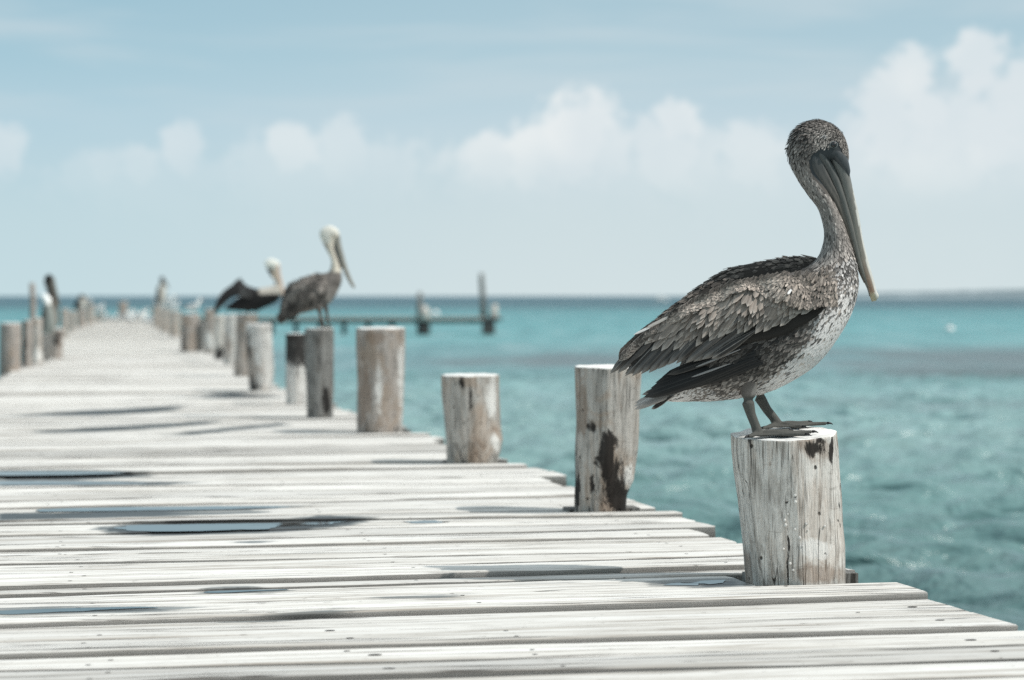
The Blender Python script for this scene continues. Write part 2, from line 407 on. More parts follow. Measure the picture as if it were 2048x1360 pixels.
    t.l.new(t.math('MULTIPLY_ADD', t.ss(ld, 1.7, 2.3), -.28, .5), b.inputs['Specular IOR Level'])
    r1 = t.noise(t.mapv(co, (1.0, 2.2, 1)), 1.0, 4, .6, .5)
    r2 = t.noise(t.mapv(co, (.22, .42, 1)), 1.0, 3, .6, .4)
    r3 = t.noise(t.mapv(co, (5, 8, 1)), 1.0, 3, .6)
    hh = t.math('ADD', t.math('MULTIPLY', r1, .5), t.math('ADD', t.math('MULTIPLY', r2, 1.6), t.math('MULTIPLY', r3, .10)))
    t.l.new(t.bump(hh, 1.0, .55), b.inputs['Normal'])
    o = link('sea', me, None, [m]); smooth(o)
    tag(o, 'turquoise sea with darker seagrass bands stretching to the horizon', None, None, 'structure')
build_sea()

# ---------------------------------------------------------------- pier geometry
n_ = math.sqrt(1+.213**2); UX, UY = -.213/n_, 1/n_       # along the pier
WX, WY = 1/n_, .213/n_                                    # across it
def off(s): return .05*max(0.0, s-20)
def st(P): s = P[0]*UX+P[1]*UY; return s, P[0]*WX+P[1]*WY - off(s)
def world(s, t_, z=0.0): t2 = t_+off(s); return Vector((UX*s+WX*t2, UY*s+WY*t2, z))
TL, TR = -.06, 2.2

# posts: outline rows (y, left x, right x) measured on the photo, front of base = last row
POSTS = [
 dict(rows=[(867,1464,1674),(900,1466,1678),(940,1470,1681),(1000,1480,1689),(1090,1490,1696),(1173,1497,1694)], mat='pale', facet=(7,.55,.25),
      stains_and_shading=[(0,1628,898,15,13),(0,1640,880,10,8),(0,1663,898,3.5,28),(1,1632,890,34,28),(0,1573,1006,2.2,2.6),(1,1540,930,5,9),(1,1480,1150,24,40),(1,1640,1150,50,16),(0,1578,1120,2.5,50),(2,1630,1100,26,14)],
      label='nearest wooden post, pale cracked trunk that the large brown pelican stands on', tilt=(.08,.035)),
 dict(rows=[(733,1147,1286),(800,1148,1283),(850,1150,1280),(900,1149,1277),(960,1150,1270),(990,1148,1256),(1028,1147,1252)], mat='mid', facet=(6,.3,.5),
      stains_and_shading=[(0,1186,855,8,13),(0,1212,900,17,28),(0,1222,940,17,34),(0,1232,985,19,42),(0,1240,1005,22,40),(0,1185,970,6,20),(1,1225,990,30,50),(0,1154,1000,5,40),(1,1165,810,10,50),(2,1258,960,10,30)],  # white streak near the right edge paints its sunlit side
      label='post with a large black rotten patch down its front, beside the big pelican tail', tilt=(.02,.0)),
 dict(rows=[(750,883,997),(790,884,997),(850,889,1000),(880,891,1004),(905,893,999),(930,895,992)], mat='mid', facet=(8,.2,.1),
      stains_and_shading=[(1,945,905,16,22),(2,985,800,10,36),(2,990,884,8,14),(0,925,768,6,14),(1,990,862,8,8),(0,940,800,5,26)],  # whitened right part stands in for sunlight on that side
      label='short knotty stump with a rusty stain at its foot, lowest of the near posts', tilt=(.02,.0)),
 dict(rows=[(656,712,810),(700,712,810),(760,715,808),(820,714,806),(868,715,804)], mat='brown', facet=(8,.2,.3),
      stains_and_shading=[(2,755,770,7,40),(2,803,760,5,70),(1,730,780,14,60),(1,745,675,24,10)],  # thin white strip down the right edge is painted sunlight
      label='tall brown post with bright white sawn top, right of the white-headed pelican', tilt=(.03,.01)),
 dict(rows=[(657,609,668),(700,610,668),(760,612,667),(838,613,666)], mat='grey', facet=(8,.25,.3),
      stains_and_shading=[(0,652,800,6,26)],
      label='dark grey post under the standing white-headed pelican', tilt=(.02,0)),
 dict(rows=[(667,571,612),(700,571,612),(760,571,613),(808,572,613)], mat='whitepost', facet=(8,.2,.3),
      stains_and_shading=[(0,592,668,34,32),(0,592,705,34,26)],
      label='post black in its upper half and white below, half hidden by the dark grey post', tilt=(.02,0)),
 dict(rows=[(648,491,543),(690,493,545),(740,497,547),(783,498,545)], mat='whitepost', facet=(8,.2,.3),
      stains_and_shading=[(0,508,775,8,20),(1,505,740,12,40),(0,495,700,4,30)],  # dark strip on the left edge paints that side's shade
      label='leaning whitish post with a curved shadowed left side, left of the black-topped post', tilt=(.02,0)),
 dict(rows=[(628,473,517),(680,471,510),(753,468,502)], mat='brown', facet=(8,.2,.3), stains_and_shading=[],
      label='brown-grey post under the dark pelican that spreads its wings', tilt=(.02,0)),
 dict(rows=[(629,449,481),(680,448,480),(729,446,474)], mat='whitepost', facet=(8,.2,.3), stains_and_shading=[(1,455,690,8,30)],
      label='chalky white post left of the post under the wing-spreading pelican', tilt=(.02,0)),
 dict(rows=[(630,429,452),(719,428,448)], mat='pale', facet=(8,.2,.3), stains_and_shading=[(0,438,708,8,12)],
      label='slim grey post beside the chalky white post, on its left', tilt=(.02,0)),
 dict(rows=[(618,409,431),(707,411,430)], mat='brown', facet=(8,.2,.3), stains_and_shading=[(2,419,682,10,14)],
      label='brown post with a bright white patch low on its side', tilt=(.02,0)),
 dict(rows=[(645,398,411),(703,398,410)], mat='grey', facet=(8,.2,.3), stains_and_shading=[],
      label='short thin dark post right of the wide brown stump with the small gull', tilt=(.02,0)),
 dict(rows=[(628,362,400),(703,362,399)], mat='brown', facet=(8,.2,.3), stains_and_shading=[(0,364,690,5,30)],
      label='wide brown stump with a small gull on top', tilt=(.03,0)),
 dict(rows=[(622,338,362),(672,338,360)], mat='mid', facet=(8,.2,.3), stains_and_shading=[],
      label='grey stump just left of the wide brown stump, with nothing on it', tilt=(.02,0)),
 dict(rows=[(617,322,342),(664,321,341)], mat='mid', facet=(8,.2,.3), stains_and_shading=[],
      label='grey far stump just in front of the upright pale-breasted pelican', tilt=(.02,0)),
 dict(rows=[(612,305,326),(656,306,325)], mat='mid', facet=(8,.2,.3), stains_and_shading=[],
      label='far stump that the upright dark-headed pelican stands on', tilt=(.02,0)),
 dict(rows=[(603,237,256),(641,238,254)], mat='brown', facet=(8,.2,.3), stains_and_shading=[],
      label='lone post on the far end of the pier among the gulls', tilt=(.02,0)),
 # left row
 dict(rows=[(646,0,42),(742,-2,41)], mat='brown', facet=(8,.2,.3), stains_and_shading=[],
      label='thick beige-brown post at the left border of the photo', tilt=(.03,0)),
 dict(rows=[(641,45,66),(735,43,64)], mat='brown', facet=(8,.2,.3), stains_and_shading=[(0,47,690,4,50)],
      label='leaning brown post between the thick border post and the grey post', tilt=(.02,0)),
 dict(rows=[(636,62,84),(729,64,86)], mat='mid', facet=(8,.2,.3), stains_and_shading=[(2,75,710,8,12)],
      label='grey post just right of the leaning brown post in the left row', tilt=(.02,0)),
 dict(rows=[(668,82,101),(722,85,100)], mat='grey', facet=(8,.2,.3), stains_and_shading=[],
      label='short dark stump between the grey post and the stump with a black slot', tilt=(.02,0)),
 dict(rows=[(656,98,126),(717,98,125)], mat='brown', facet=(8,.2,.3), stains_and_shading=[(0,115,676,6,14),(2,110,657,14,3)],
      label='brown stump with a black slot, below the long-billed pelican in the left row', tilt=(.02,0)),
 dict(rows=[(618,121,138),(676,121,137)], mat='mid', facet=(8,.2,.3), stains_and_shading=[],
      label='pale grey post next beyond the stump with a black slot', tilt=(.02,0)),
 dict(rows=[(622,138,153),(663,138,152)], mat='mid', facet=(8,.2,.3), stains_and_shading=[],
      label='small far post left of the far hunched pelican', tilt=(.02,0)),
 dict(rows=[(618,153,172),(655,154,170)], mat='brown', facet=(8,.2,.3), stains_and_shading=[],
      label='small far post under the far hunched pelican in the left row', tilt=(.02,0)),
 dict(rows=[(609,172,190),(649,173,188)], mat='mid', facet=(8,.2,.3), stains_and_shading=[],
      label='far pale post right beside the far hunched pelican', tilt=(.02,0)),
 dict(rows=[(628,191,206),(643,191,204)], mat='mid', facet=(8,.2,.3), stains_and_shading=[],
      label='last low post of the left row, with two white gulls', tilt=(.02,0)),
]
def poly_dist(px, py, poly):
    """signed distance, positive inside"""
    inside = False; best = 1e9; n = len(poly)
    for i in range(n):
        x1, y1 = poly[i]; x2, y2 = poly[(i+1) % n]
        if (y1 > py) != (y2 > py) and px < (x2-x1)*(py-y1)/(y2-y1)+x1: inside = not inside
        dx, dy = x2-x1, y2-y1; q = max(0, min(1, ((px-x1)*dx+(py-y1)*dy)/(dx*dx+dy*dy+1e-12)))
        best = min(best, math.hypot(px-x1-q*dx, py-y1-q*dy))
    return best if inside else -best

def build_post(i, p):
    rows = p['rows']; yb = rows[-1][0]
    base = ground((rows[-1][1]+rows[-1][2])/2, yb); Df = base.y
    Rb = (rows[-1][2]-rows[-1][1])/2/F*Df; Dc = Df+Rb
    Rb = (rows[-1][2]-rows[-1][1])/2/F*Dc
    p['D'] = Dc; p['c'] = Vector(((((rows[-1][1]+rows[-1][2])/2)-1024)/F*Dc, Dc, 0)); p['R'] = Rb
    ytop = rows[0][0]; near = i < 5
    seg = 128 if i < 3 else 64 if i < 8 else 32
    nv = 90 if i < 3 else 50 if i < 8 else 24
    ztop = pix(0, ytop, Dc).z
    ys = [r[0] for r in rows]
    def at(z):
        # z -> pixel y on the plane of the post
        y = HZ + (H-z)/Dc*F
        y = min(max(y, ys[0]), ys[-1])
        l = np.interp(y, ys, [r[1] for r in rows]); r = np.interp(y, ys, [r[2] for r in rows])
        return ((l+r)/2-1024)/F*Dc, (r-l)/2/F*Dc
    zs = list(np.linspace(SEA-.3, -.08, 5)) + list(np.linspace(-.05, ztop, nv))
    nf, kf, th0 = p['facet']; tx, ty = p['tilt'][1], p['tilt'][0]
    V_, S_, sd_ = [], [], i*3.7
    for zi, z in enumerate(zs):
        cx, R = at(z)
        for a in range(seg):
            th = 2*math.pi*a/seg
            ca, sa = math.cos(th), math.sin(th)
            ph = (th-th0) % (2*math.pi/nf) - math.pi/nf
            rr = R*(1-kf+kf*math.cos(math.pi/nf)/math.cos(ph)*1.06)
            rr *= 1+.055*mnoise.noise((ca*1.3+sd_, sa*1.3, z*3/max(R, .05)*.15)) + .030*mnoise.noise((ca*4+sd_, sa*4, z*5)) + .013*mnoise.noise((ca*14, sa*14+sd_, z*5))
            x, y = cx+rr*ca, Dc+rr*sa
            k = max(0, (z-.0)/max(ztop, .01)) if z > 0 else 0
            zz = z + (k**3)*(ty*(rr*sa) + tx*(rr*ca))
            if zi == len(zs)-1: zz += .004*R/.13*mnoise.noise((ca*2.5+sd_, sa*2.5, 1))
            V_.append((x-p['c'].x, y-Dc, zz))
            s = [0, 0, 0]
            if sa < .15:
                D = y; X = x/D*F+1024; Y = HZ+(H-zz)/D*F
                for (ch, bx, by, rx, ry) in p['stains_and_shading']:
                    q = 1-math.hypot((X-bx)/rx, (Y-by)/ry)*.5
                    if q > 0: s[ch] = max(s[ch], q)
            S_.append(s)
    Fc = []
    n = len(zs)
    for r in range(n-1):
        for a in range(seg):
            b_ = (a+1) % seg; Fc.append((r*seg+a, r*seg+b_, (r+1)*seg+b_, (r+1)*seg+a))
    # cap with rings
    prev = [(n-1)*seg+a for a in range(seg)]; mi = [0]*len(Fc)
    cx, R = at(ztop)
    for k in (.93, .7, .45, .2):
        ring = []
        for a in range(seg):
            v = V_[(n-1)*seg+a]; ccx = cx-p['c'].x
            x, y = ccx+(v[0]-ccx)*k, v[1]*k
            z = ztop + ty*y + tx*(x-ccx) + (.0015 if k > .9 else .002)*R/.13 + .003*R/.13*mnoise.noise((x*25, y*25, sd_))
            ring.append(len(V_)); V_.append((x, y, z)); S_.append([0, 0, 0])
        for a in range(seg):
            b_ = (a+1) % seg; Fc.append((prev[a], prev[b_], ring[b_], ring[a])); mi.append(1)
        prev = ring
    Fc.append(tuple(prev)); mi.append(1)
    if i == 0:  # barnacle-like nubs on the near post
        for (bx, by, rb) in [(1589,990,6),(1590,1003,6),(1569,1040,5),(1571,1050,6),(1599,1075,6),(1612,1047,5),(1604,1092,4),(1567,1098,4),(1580,1127,5),(1583,943,6),(1589,1058,4),(1650,1053,4),(1586,1140,4),(1575,1028,3),(1615,1060,3)]:
            D = Dc-p['R']*.97; c = pix(bx, by, D); c -= p['c']
            # push to the surface
            cx_, R_ = at(c.z); dx = c.x-(cx_-p['c'].x); c.y = -math.sqrt(max(0, R_**2-dx*dx))*.985
            rr = rb/F*D*.62; o0 = len(V_)
            for la in range(1, 5):
                for lo in range(8):
                    f = la/5*math.pi; g = lo/8*2*math.pi
                    V_.append((c.x+rr*math.sin(f)*math.cos(g), c.y+rr*.9*math.cos(f), c.z+rr*1.15*math.sin(f)*math.sin(g))); S_.append([0, 0, 1])
            for la in range(3):
                for lo in range(8):
                    Fc.append((o0+la*8+lo, o0+la*8+(lo+1) % 8, o0+(la+1)*8+(lo+1) % 8, o0+(la+1)*8+lo)); mi.append(0)
            Fc.append(tuple(o0+24+k for k in range(8))); mi.append(0)
    o = mesh('wooden_post', V_, Fc, None, [M[p['mat']], M['cap']])
    o.data.polygons.foreach_set('material_index', mi)
    setc(o.data, 'stain', S_); o.location = (p['c'].x, Dc, 0)
    tag(o, p['label'], 'post', 'wooden posts lining the pier')
    return o
for i, p in enumerate(POSTS): build_post(i, p)

# thin pole behind the left row, standing in the sea
def tube(P, R, seg=12, cap=True):
    P = [Vector(p) for p in P]; V_, F_ = [], []; n = len(P)
    up = Vector((0, 1, 0))
    for i, p in enumerate(P):
        tg = (P[min(i+1, n-1)]-P[max(i-1, 0)]).normalized()
        a = tg.cross(up); a = a.normalized() if a.length > 1e-3 else Vector((1, 0, 0)); b = a.cross(tg).normalized()
        r = R[i] if isinstance(R, (list, tuple, np.ndarray)) else R
        for k in range(seg):
            th = 2*math.pi*k/seg; V_.append(p+a*math.cos(th)*r+b*math.sin(th)*r)
    for i in range(n-1):
        for k in range(seg):
            l = (k+1) % seg; F_.append((i*seg+k, i*seg+l, (i+1)*seg+l, (i+1)*seg+k))
    if cap: F_.append(tuple(range(seg))[::-1]); F_.append(tuple((n-1)*seg+k for k in range(seg)))
    return V_, F_
b0 = pix(64, 566, 31.0); b1 = pix(65, 640, 31.0)
V_, F_ = tube([Vector((b1.x+.02, 31, SEA-.3)), b1, (b0+b1)/2+Vector((.01, 0, 0)), b0], [.045, .043, .04, .036], 14)
o = mesh('mooring_pole', V_, F_, None, [M['brown']]); tag(o, 'thin tall pole standing up behind the left row of posts', 'pole')

# ---- puddles, damp patches and painted shade (outlines on the deck)
PUD = [
 ([(230,1059),(290,1054),(380,1050),(500,1048),(560,1049),(640,1048),(690,1046),(640,1053),(560,1056),(540,1062),(470,1063),(400,1066),(310,1067),(250,1064)], 'widest rain puddle on the deck planks, a long spindle shape'),
 ([(70,1018),(170,1014),(350,1012),(520,1011),(580,1013),(470,1017),(200,1021),(90,1022)], 'narrow puddle lying along the black open gap between planks'),
 ([(-20,947),(110,946),(220,948),(240,950),(130,953),(-20,954)], 'grey-blue puddle at the left border, farther of the two there'),
 ([(-20,962),(130,963),(200,964),(290,966),(180,970),(-20,971)], 'thin pale blue puddle at the left border, nearer of the two there'),
 ([(415,1182),(440,1178),(500,1176.5),(555,1178),(520,1181),(470,1183)], 'small lens-shaped puddle alone on a near plank'),
 ([(-20,1230),(60,1227),(180,1223),(270,1221),(320,1222),(210,1228),(90,1233),(-20,1236)], 'dark wedge-shaped puddle at the left border, nearest to the viewer'),
 ([(808,1047),(850,1044),(884,1045),(870,1049),(820,1050)], 'tiny blue puddle in the seam right of the widest puddle'),
 ([(1345,1169),(1365,1165),(1385,1166),(1400,1161),(1440,1160),(1452,1164),(1425,1168),(1400,1167),(1380,1171)], 'bright little puddle beside the foot of the nearest post'),
]
DAMP_AND_SHADE = [[(60,1019),(200,1014),(400,1011),(640,1010),(500,1020),(200,1026)],[(-20,1023),(300,1022),(520,1021),(560,1024),(300,1034),(-20,1041)],[(170,1060),(250,1051),(360,1046),(640,1043),(760,1040),(700,1056),(570,1066),(400,1071),(300,1072),(210,1069)],  # second outline is the shaded plank gap, painted dark on the boards
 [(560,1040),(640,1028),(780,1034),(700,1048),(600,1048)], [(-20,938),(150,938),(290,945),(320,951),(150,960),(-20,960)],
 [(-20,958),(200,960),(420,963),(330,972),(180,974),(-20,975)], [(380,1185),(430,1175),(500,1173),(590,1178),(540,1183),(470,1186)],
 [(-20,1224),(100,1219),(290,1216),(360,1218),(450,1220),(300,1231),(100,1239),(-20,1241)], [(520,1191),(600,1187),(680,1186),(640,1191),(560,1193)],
 [(400,1245),(580,1233),(660,1225),(740,1227),(640,1235),(500,1245)], [(700,1207),(780,1200),(900,1196),(990,1190),(900,1201),(800,1208)],  # last outline paints a piece of the pelican's shadow
 [(1250,1163),(1350,1156),(1500,1152),(1505,1172),(1400,1174),(1300,1170)],  # damp by the nearest post, with the pelican's shadow painted in
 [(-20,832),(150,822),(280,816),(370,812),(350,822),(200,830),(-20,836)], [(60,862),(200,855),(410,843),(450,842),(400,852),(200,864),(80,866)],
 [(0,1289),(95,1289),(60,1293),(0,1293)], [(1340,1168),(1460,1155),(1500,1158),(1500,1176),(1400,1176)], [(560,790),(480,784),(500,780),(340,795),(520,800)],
 [(590,850),(400,868),(300,872),(420,858),(560,846)], [(440,1085),(520,1083),(560,1086),(500,1089)]]  # first outline paints the shadow falling left of the dark grey post
def to_st(poly): return [st(ground(x, y)) for x, y in poly]
DAMP_SHADE_ST = [to_st(p) for p in DAMP_AND_SHADE]

# ---- deck planks
EDGES = [[(650,1357),(1350,1335),(2048,1316)], [(0,1338),(700,1321),(1300,1306),(1848,1292)], [(0,1317),(700,1293),(1350,1275),(2005,1256)],
 [(0,1265),(650,1238),(1000,1222),(1350,1206),(1843,1184)], [(0,1227),(512,1203),(1060,1193),(1500,1177)], [(0,1205),(869,1168),(1350,1145),(1490,1138)],
 [(0,1181),(290,1174),(700,1161),(1128,1143),(1490,1126)], [(0,1151),(410,1142),(700,1138),(1128,1121),(1486,1108)], [(0,1117),(700,1122),(992,1115),(1350,1101)],
 [(0,1107),(718,1102),(1128,1090),(1350,1084)], [(0,1091),(376,1085),(700,1076),(1163,1063),(1300,1059)], [(0,1042),(713,1047),(894,1041),(1249,1044)],
 [(0,1026),(547,1021),(812,1010),(1143,1000)], [(0,1004),(290,999),(700,990),(1143,978)], [(0,975),(600,969),(1147,962)], [(0,958),(434,946),(700,938),(890,930)],
 [(0,922),(342,917),(513,908),(873,892)], [(0,888),(342,879),(700,869)], [(85,859),(410,843),(598,836)], [(0,828),(342,816)]]
def deck_edges():
    lines = []
    for E in EDGES:
        P = np.array([st(ground(x, y)) for x, y in E]); b, a = np.polyfit(P[:, 1], P[:, 0], 1)
        b = max(-.04, min(.04, b)); a = float(np.mean(P[:, 0]-b*P[:, 1])); lines.append([a, b])
    for i, p in enumerate(POSTS[:17]):
        s0, t0 = st(p['c']); p['s'], p['t'] = s0, t0; sf = s0-p['R']-.004
        if i in (0, 1, 4): # already measured on the photo
            pass
        lines.append([sf, 0.0, 'post'])
    mid = lambda L: L[0]+L[1]*1.6
    lines.sort(key=mid)
    out = []
    for L in lines:
        if out and mid(L)-mid(out[-1]) < .055:
            if len(L) == 3: out[-1] = L
            continue
        out.append(L)
    # extend and subdivide
    full = []
    s = 3.7
    first = mid(out[0])
    while s < first-.12: full.append([s, 0.0]); s += random.uniform(.13, .24)
    for k, L in enumerate(out):
        full.append(L)
        if k+1 < len(out):
            g = mid(out[k+1])-mid(L)
            if g > .34:
                m = max(1, round(g/.23))
                for j in range(1, m):
                    f = (j+random.uniform(-.12, .12))/m
                    full.append([L[0]*(1-f)+out[k+1][0]*f, L[1]*(1-f)+out[k+1][1]*f, 'tight'])
    s = mid(full[-1])+.2
    while s < 76: full.append([s, random.uniform(-.004, .004)]); s += random.uniform(.15, .26)
    return full
EL = deck_edges()
PLZ = []
def pz(t_, f, s, z0, tilt, seed, cant):
    cv_ = cant*max(.05, .8+1.5*mnoise.noise((t_*.8, seed, 11)))
    return z0+tilt*(t_-1.5)+.003*mnoise.noise((t_*1.1, seed, 7))+.0008*mnoise.noise((t_*6, s*18, seed))+cv_*(.5-f)
def build_deck():
    V_, F_, UV, TN, MI = [], [], [], [], []
    def addplank(k, ta, tb, La, Lb, z0, tilt, gapn, gapf, thick, ton, seed, cant):
        sm = (La[0]+Lb[0])/2
        step = .03 if sm < 9 else .06 if sm < 16 else .25 if sm < 30 else 1.2
        n = max(2, int((tb-ta)/step)+1); rowsf = (0.0, .035, .2, .5, .8, .965, 1.0) if sm < 12 else (0.0, .06, .5, .94, 1.0)
        if sm > 30: rowsf = (0.0, 1.0)
        base = len(V_); nr = len(rowsf); per = nr+2
        for i in range(n):
            t_ = ta+(tb-ta)*i/(n-1)
            wv = .010*mnoise.noise((t_*2.2, seed, 0))+.006*max(0, mnoise.noise((t_*9, seed, 3)))
            wv2 = .006*mnoise.noise((t_*2.2, seed, 9))+.003*mnoise.noise((t_*9, seed, 5))
            sa = La[0]+La[1]*t_+gapn+wv; sb = Lb[0]+Lb[1]*t_-gapf+wv2
            if sb-sa < .03: sb = sa+.03
            endj = .012*mnoise.noise((seed, 1, 1)) if i == n-1 else 0
            zz = z0+tilt*(t_-1.5)
            for j, f in enumerate(rowsf):
                s = sa+(sb-sa)*f
                zc = pz(t_, f, s, z0, tilt, seed, cant) + (-.003 if (j in (0, nr-1) and sm <= 30) else 0)
                te = t_ + (.010*mnoise.noise((s*20, seed, 4)) if i == n-1 else 0)
                V_.append(world(s, te, zc))
                damp_shade_f = 0.0
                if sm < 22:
                    for D_ in DAMP_SHADE_ST:
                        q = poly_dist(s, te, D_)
                        damp_shade_f = max(damp_shade_f, min(1, .5+q*(14 if sm < 9 else 9)))
                UV.append((te+seed*1.37, s+seed*.53)); TN.append((ton*(1 if (0 < j < nr-1 or nr == 2) else .72), damp_shade_f, 0 if (0 < j < nr-1 or nr == 2) else .2))
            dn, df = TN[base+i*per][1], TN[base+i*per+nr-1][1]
            V_.append(world(sa+.003, t_, zz-thick)); UV.append((t_+seed, sa-thick)); TN.append((ton*.27, dn, .6))  # brown weathered sides, darkened further as painted shade between boards
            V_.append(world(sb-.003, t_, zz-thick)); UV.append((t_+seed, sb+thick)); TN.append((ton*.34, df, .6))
        for i in range(n-1):
            a, b = base+i*per, base+(i+1)*per
            for j in range(nr-1): F_.append((a+j, b+j, b+j+1, a+j+1)); MI.append(0)
            F_.append((a+nr, b+nr, b, a)); F_.append((a+nr-1, b+nr-1, b+nr+1, a+nr+1)); F_.append((a+nr+1, b+nr+1, b+nr, a+nr)); MI.extend([0]*3)
        for a, rev in ((base, 0), (base+(n-1)*per, 1)):
            f = [a+j for j in range(nr)]+[a+nr+1, a+nr]; F_.append(tuple(f[::-1] if rev else f)); MI.append(0)
    for k in range(len(EL)-1):
        La, Lb = EL[k], EL[k+1]; sm = (La[0]+Lb[0])/2+1.2*(La[1]+Lb[1])/2
        tight = len(Lb) == 3 and Lb[2] == 'tight'; tighta = len(La) == 3 and La[2] == 'tight'; cant = random.uniform(.001, .004) if tighta else random.choice([.002, .0035, .005, .008])
        gn = .001 if tighta else random.uniform(.003, .008); gf = .001 if tight else random.uniform(.004, .010)
        z0 = random.uniform(-.004, .004); tilt = random.uniform(-.002, .002); ton = random.choice([.74, .84, .9, .94, .97, 1.0, 1.03])
        if sm > 9: ton *= 1.03
        if sm > 16: ton *= 1.08
        tb = TR+(random.uniform(-.05, .03) if sm < 5.6 else random.uniform(-.09, .06)); ta = TL+random.uniform(-.03, .03); seed = k*1.618
        thick = random.uniform(.04, .05)
        hit = None
        for p in POSTS[:17]:
            if p['s']-p['R']-.003 < sm < p['s']+p['R']+.01 and p['t'] > 1.5: hit = p
        front = None
        for i, p in enumerate(POSTS[:9]):
            sf = p['s']-p['R']-.004
            if abs(Lb[0]-sf) < .02 and hit is None: front = i
        if front is not None:
            z0 = .009 if front in (0, 1) else .006; cant = .006; tb = TR+.02; tilt = 0; ton = 1.0
            if front == 0: tb = 2.215
        if hit is not None:
            tb = hit['t']-hit['R']-.012; z0 = -.002; gn = .012
        PLZ.append((cant, La, Lb, z0, tilt, seed))
        if abs(La[0]+La[1]*0 - EL_BIG) < .02: pass
        addplank(k, ta, tb, La, Lb, z0, tilt, gn, gf, thick, ton, seed, cant)
    # nail heads
    nl = []
    for (cant, La, Lb, z0, tilt, sd2) in PLZ:
        if La[0] > 11 or Lb[0]-La[0] < .07: continue
        for tn in (1.93, 1.08, .2):
            for f in (.28, .72):
                t_ = tn+random.uniform(-.03, .03); s = La[0]+La[1]*t_+(Lb[0]-La[0])*f; w_ = world(s, t_)
                if random.random() < .6 and not (tn > 1.9 and s < 5.7): nl.append((1024+w_.x/w_.y*F, HZ+H/w_.y*F, .0042))
    for (x, y, r) in nl+[(1825,1213,.0085),(1880,1243,.008),(1942,1276,.009),(1990,1303,.007),(660,1262,.008),(750,1309,.010),(778,1340,.009),(694,1301,.005),(1716,1225,.004),(1500,1010,.006),(1420,1062,.006),(700,1280,.006)]:
        P = ground(x, y, 0); s, t_ = st(P); z = ztop_at(s, t_)+.0012; o0 = len(V_)
        for a in range(10):
            th = a/10*2*math.pi; V_.append(world(s+r*.9*math.sin(th), t_+r*1.5*math.cos(th), z)); UV.append((0, 0)); TN.append((1, 0, 0))
        F_.append(tuple(o0+a for a in range(10))); MI.append(1)
    return V_, F_, UV, TN, MI
EL_BIG = -99
def ztop_at(s, t_):
    for (cant, La, Lb, z0, tilt, seed) in PLZ:
        a, b = La[0]+La[1]*t_, Lb[0]+Lb[1]*t_
        if a <= s < b: return pz(t_, (s-a)/(b-a), s, z0, tilt, seed, cant)
    return 0
pier = empty('wooden_pier', world(3.7, 1.1, 0), 'weathered pale plank pier with rain puddles running out over the sea', 'pier')
V_, F_, UV, TN, MI = build_deck()
off0 = Vector(pier.location); V_ = [v-off0 for v in V_]
o = mesh('deck', V_, F_, pier, [M['deck'], M['iron']], sm=False)
o.data.polygons.foreach_set('material_index', MI)
uvl = o.data.uv_layers.new(name='UVMap')
li = np.zeros(len(o.data.loops), dtype=np.int32); o.data.loops.foreach_get('vertex_index', li)
uvl.data.foreach_set('uv', np.array(UV, dtype=np.float32)[li].ravel()); setc(o.data, 'tone', TN)

def box(c, ax, ay, az):
    """8 verts from centre and three half vectors"""
    V_ = [c+ax*i+ay*j+az*k for i in (-1, 1) for j in (-1, 1) for k in (-1, 1)]
    return V_, [(0,1,3,2),(4,6,7,5),(0,4,5,1),(2,3,7,6),(0,2,6,4),(1,5,7,3)]
U3, W3, Z3 = Vector((UX, UY, 0)), Vector((WX, WY, 0)), Vector((0, 0, 1))
# cross beams under the deck at each post pair; their ends stick out beside the posts
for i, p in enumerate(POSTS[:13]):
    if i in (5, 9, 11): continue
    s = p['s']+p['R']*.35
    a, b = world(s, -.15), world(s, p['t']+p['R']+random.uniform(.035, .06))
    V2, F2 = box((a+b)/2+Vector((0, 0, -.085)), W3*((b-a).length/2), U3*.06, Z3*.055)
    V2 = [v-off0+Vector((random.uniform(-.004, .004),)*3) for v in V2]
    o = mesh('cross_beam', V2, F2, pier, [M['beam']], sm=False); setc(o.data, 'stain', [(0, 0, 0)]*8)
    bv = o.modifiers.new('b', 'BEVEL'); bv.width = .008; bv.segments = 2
    if i < 4:
        a = world(p['s']+p['R']*.8, p['t']-.1); b = world(p['s']+p['R']*.8, p['t']+p['R']+.058)
        V2, F2 = box((a+b)/2+Vector((0, 0, -.015)), W3*((b-a).length/2), U3*.05, Z3*.024)
        o = mesh('plank_offcut', [v-off0 for v in V2], F2, pier, [M['grey']], sm=False); setc(o.data, 'stain', [(0, 0, 0)]*8)
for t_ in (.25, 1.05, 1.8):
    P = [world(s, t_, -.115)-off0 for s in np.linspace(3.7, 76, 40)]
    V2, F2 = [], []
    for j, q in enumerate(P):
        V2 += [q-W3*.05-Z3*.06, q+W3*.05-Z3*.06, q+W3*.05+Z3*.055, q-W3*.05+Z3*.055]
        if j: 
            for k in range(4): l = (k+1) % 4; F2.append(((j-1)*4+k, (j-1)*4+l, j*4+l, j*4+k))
    o = mesh('stringer', V2, F2, pier, [M['beam']], sm=False); setc(o.data, 'stain', [(0, 0, 0)]*len(V2))

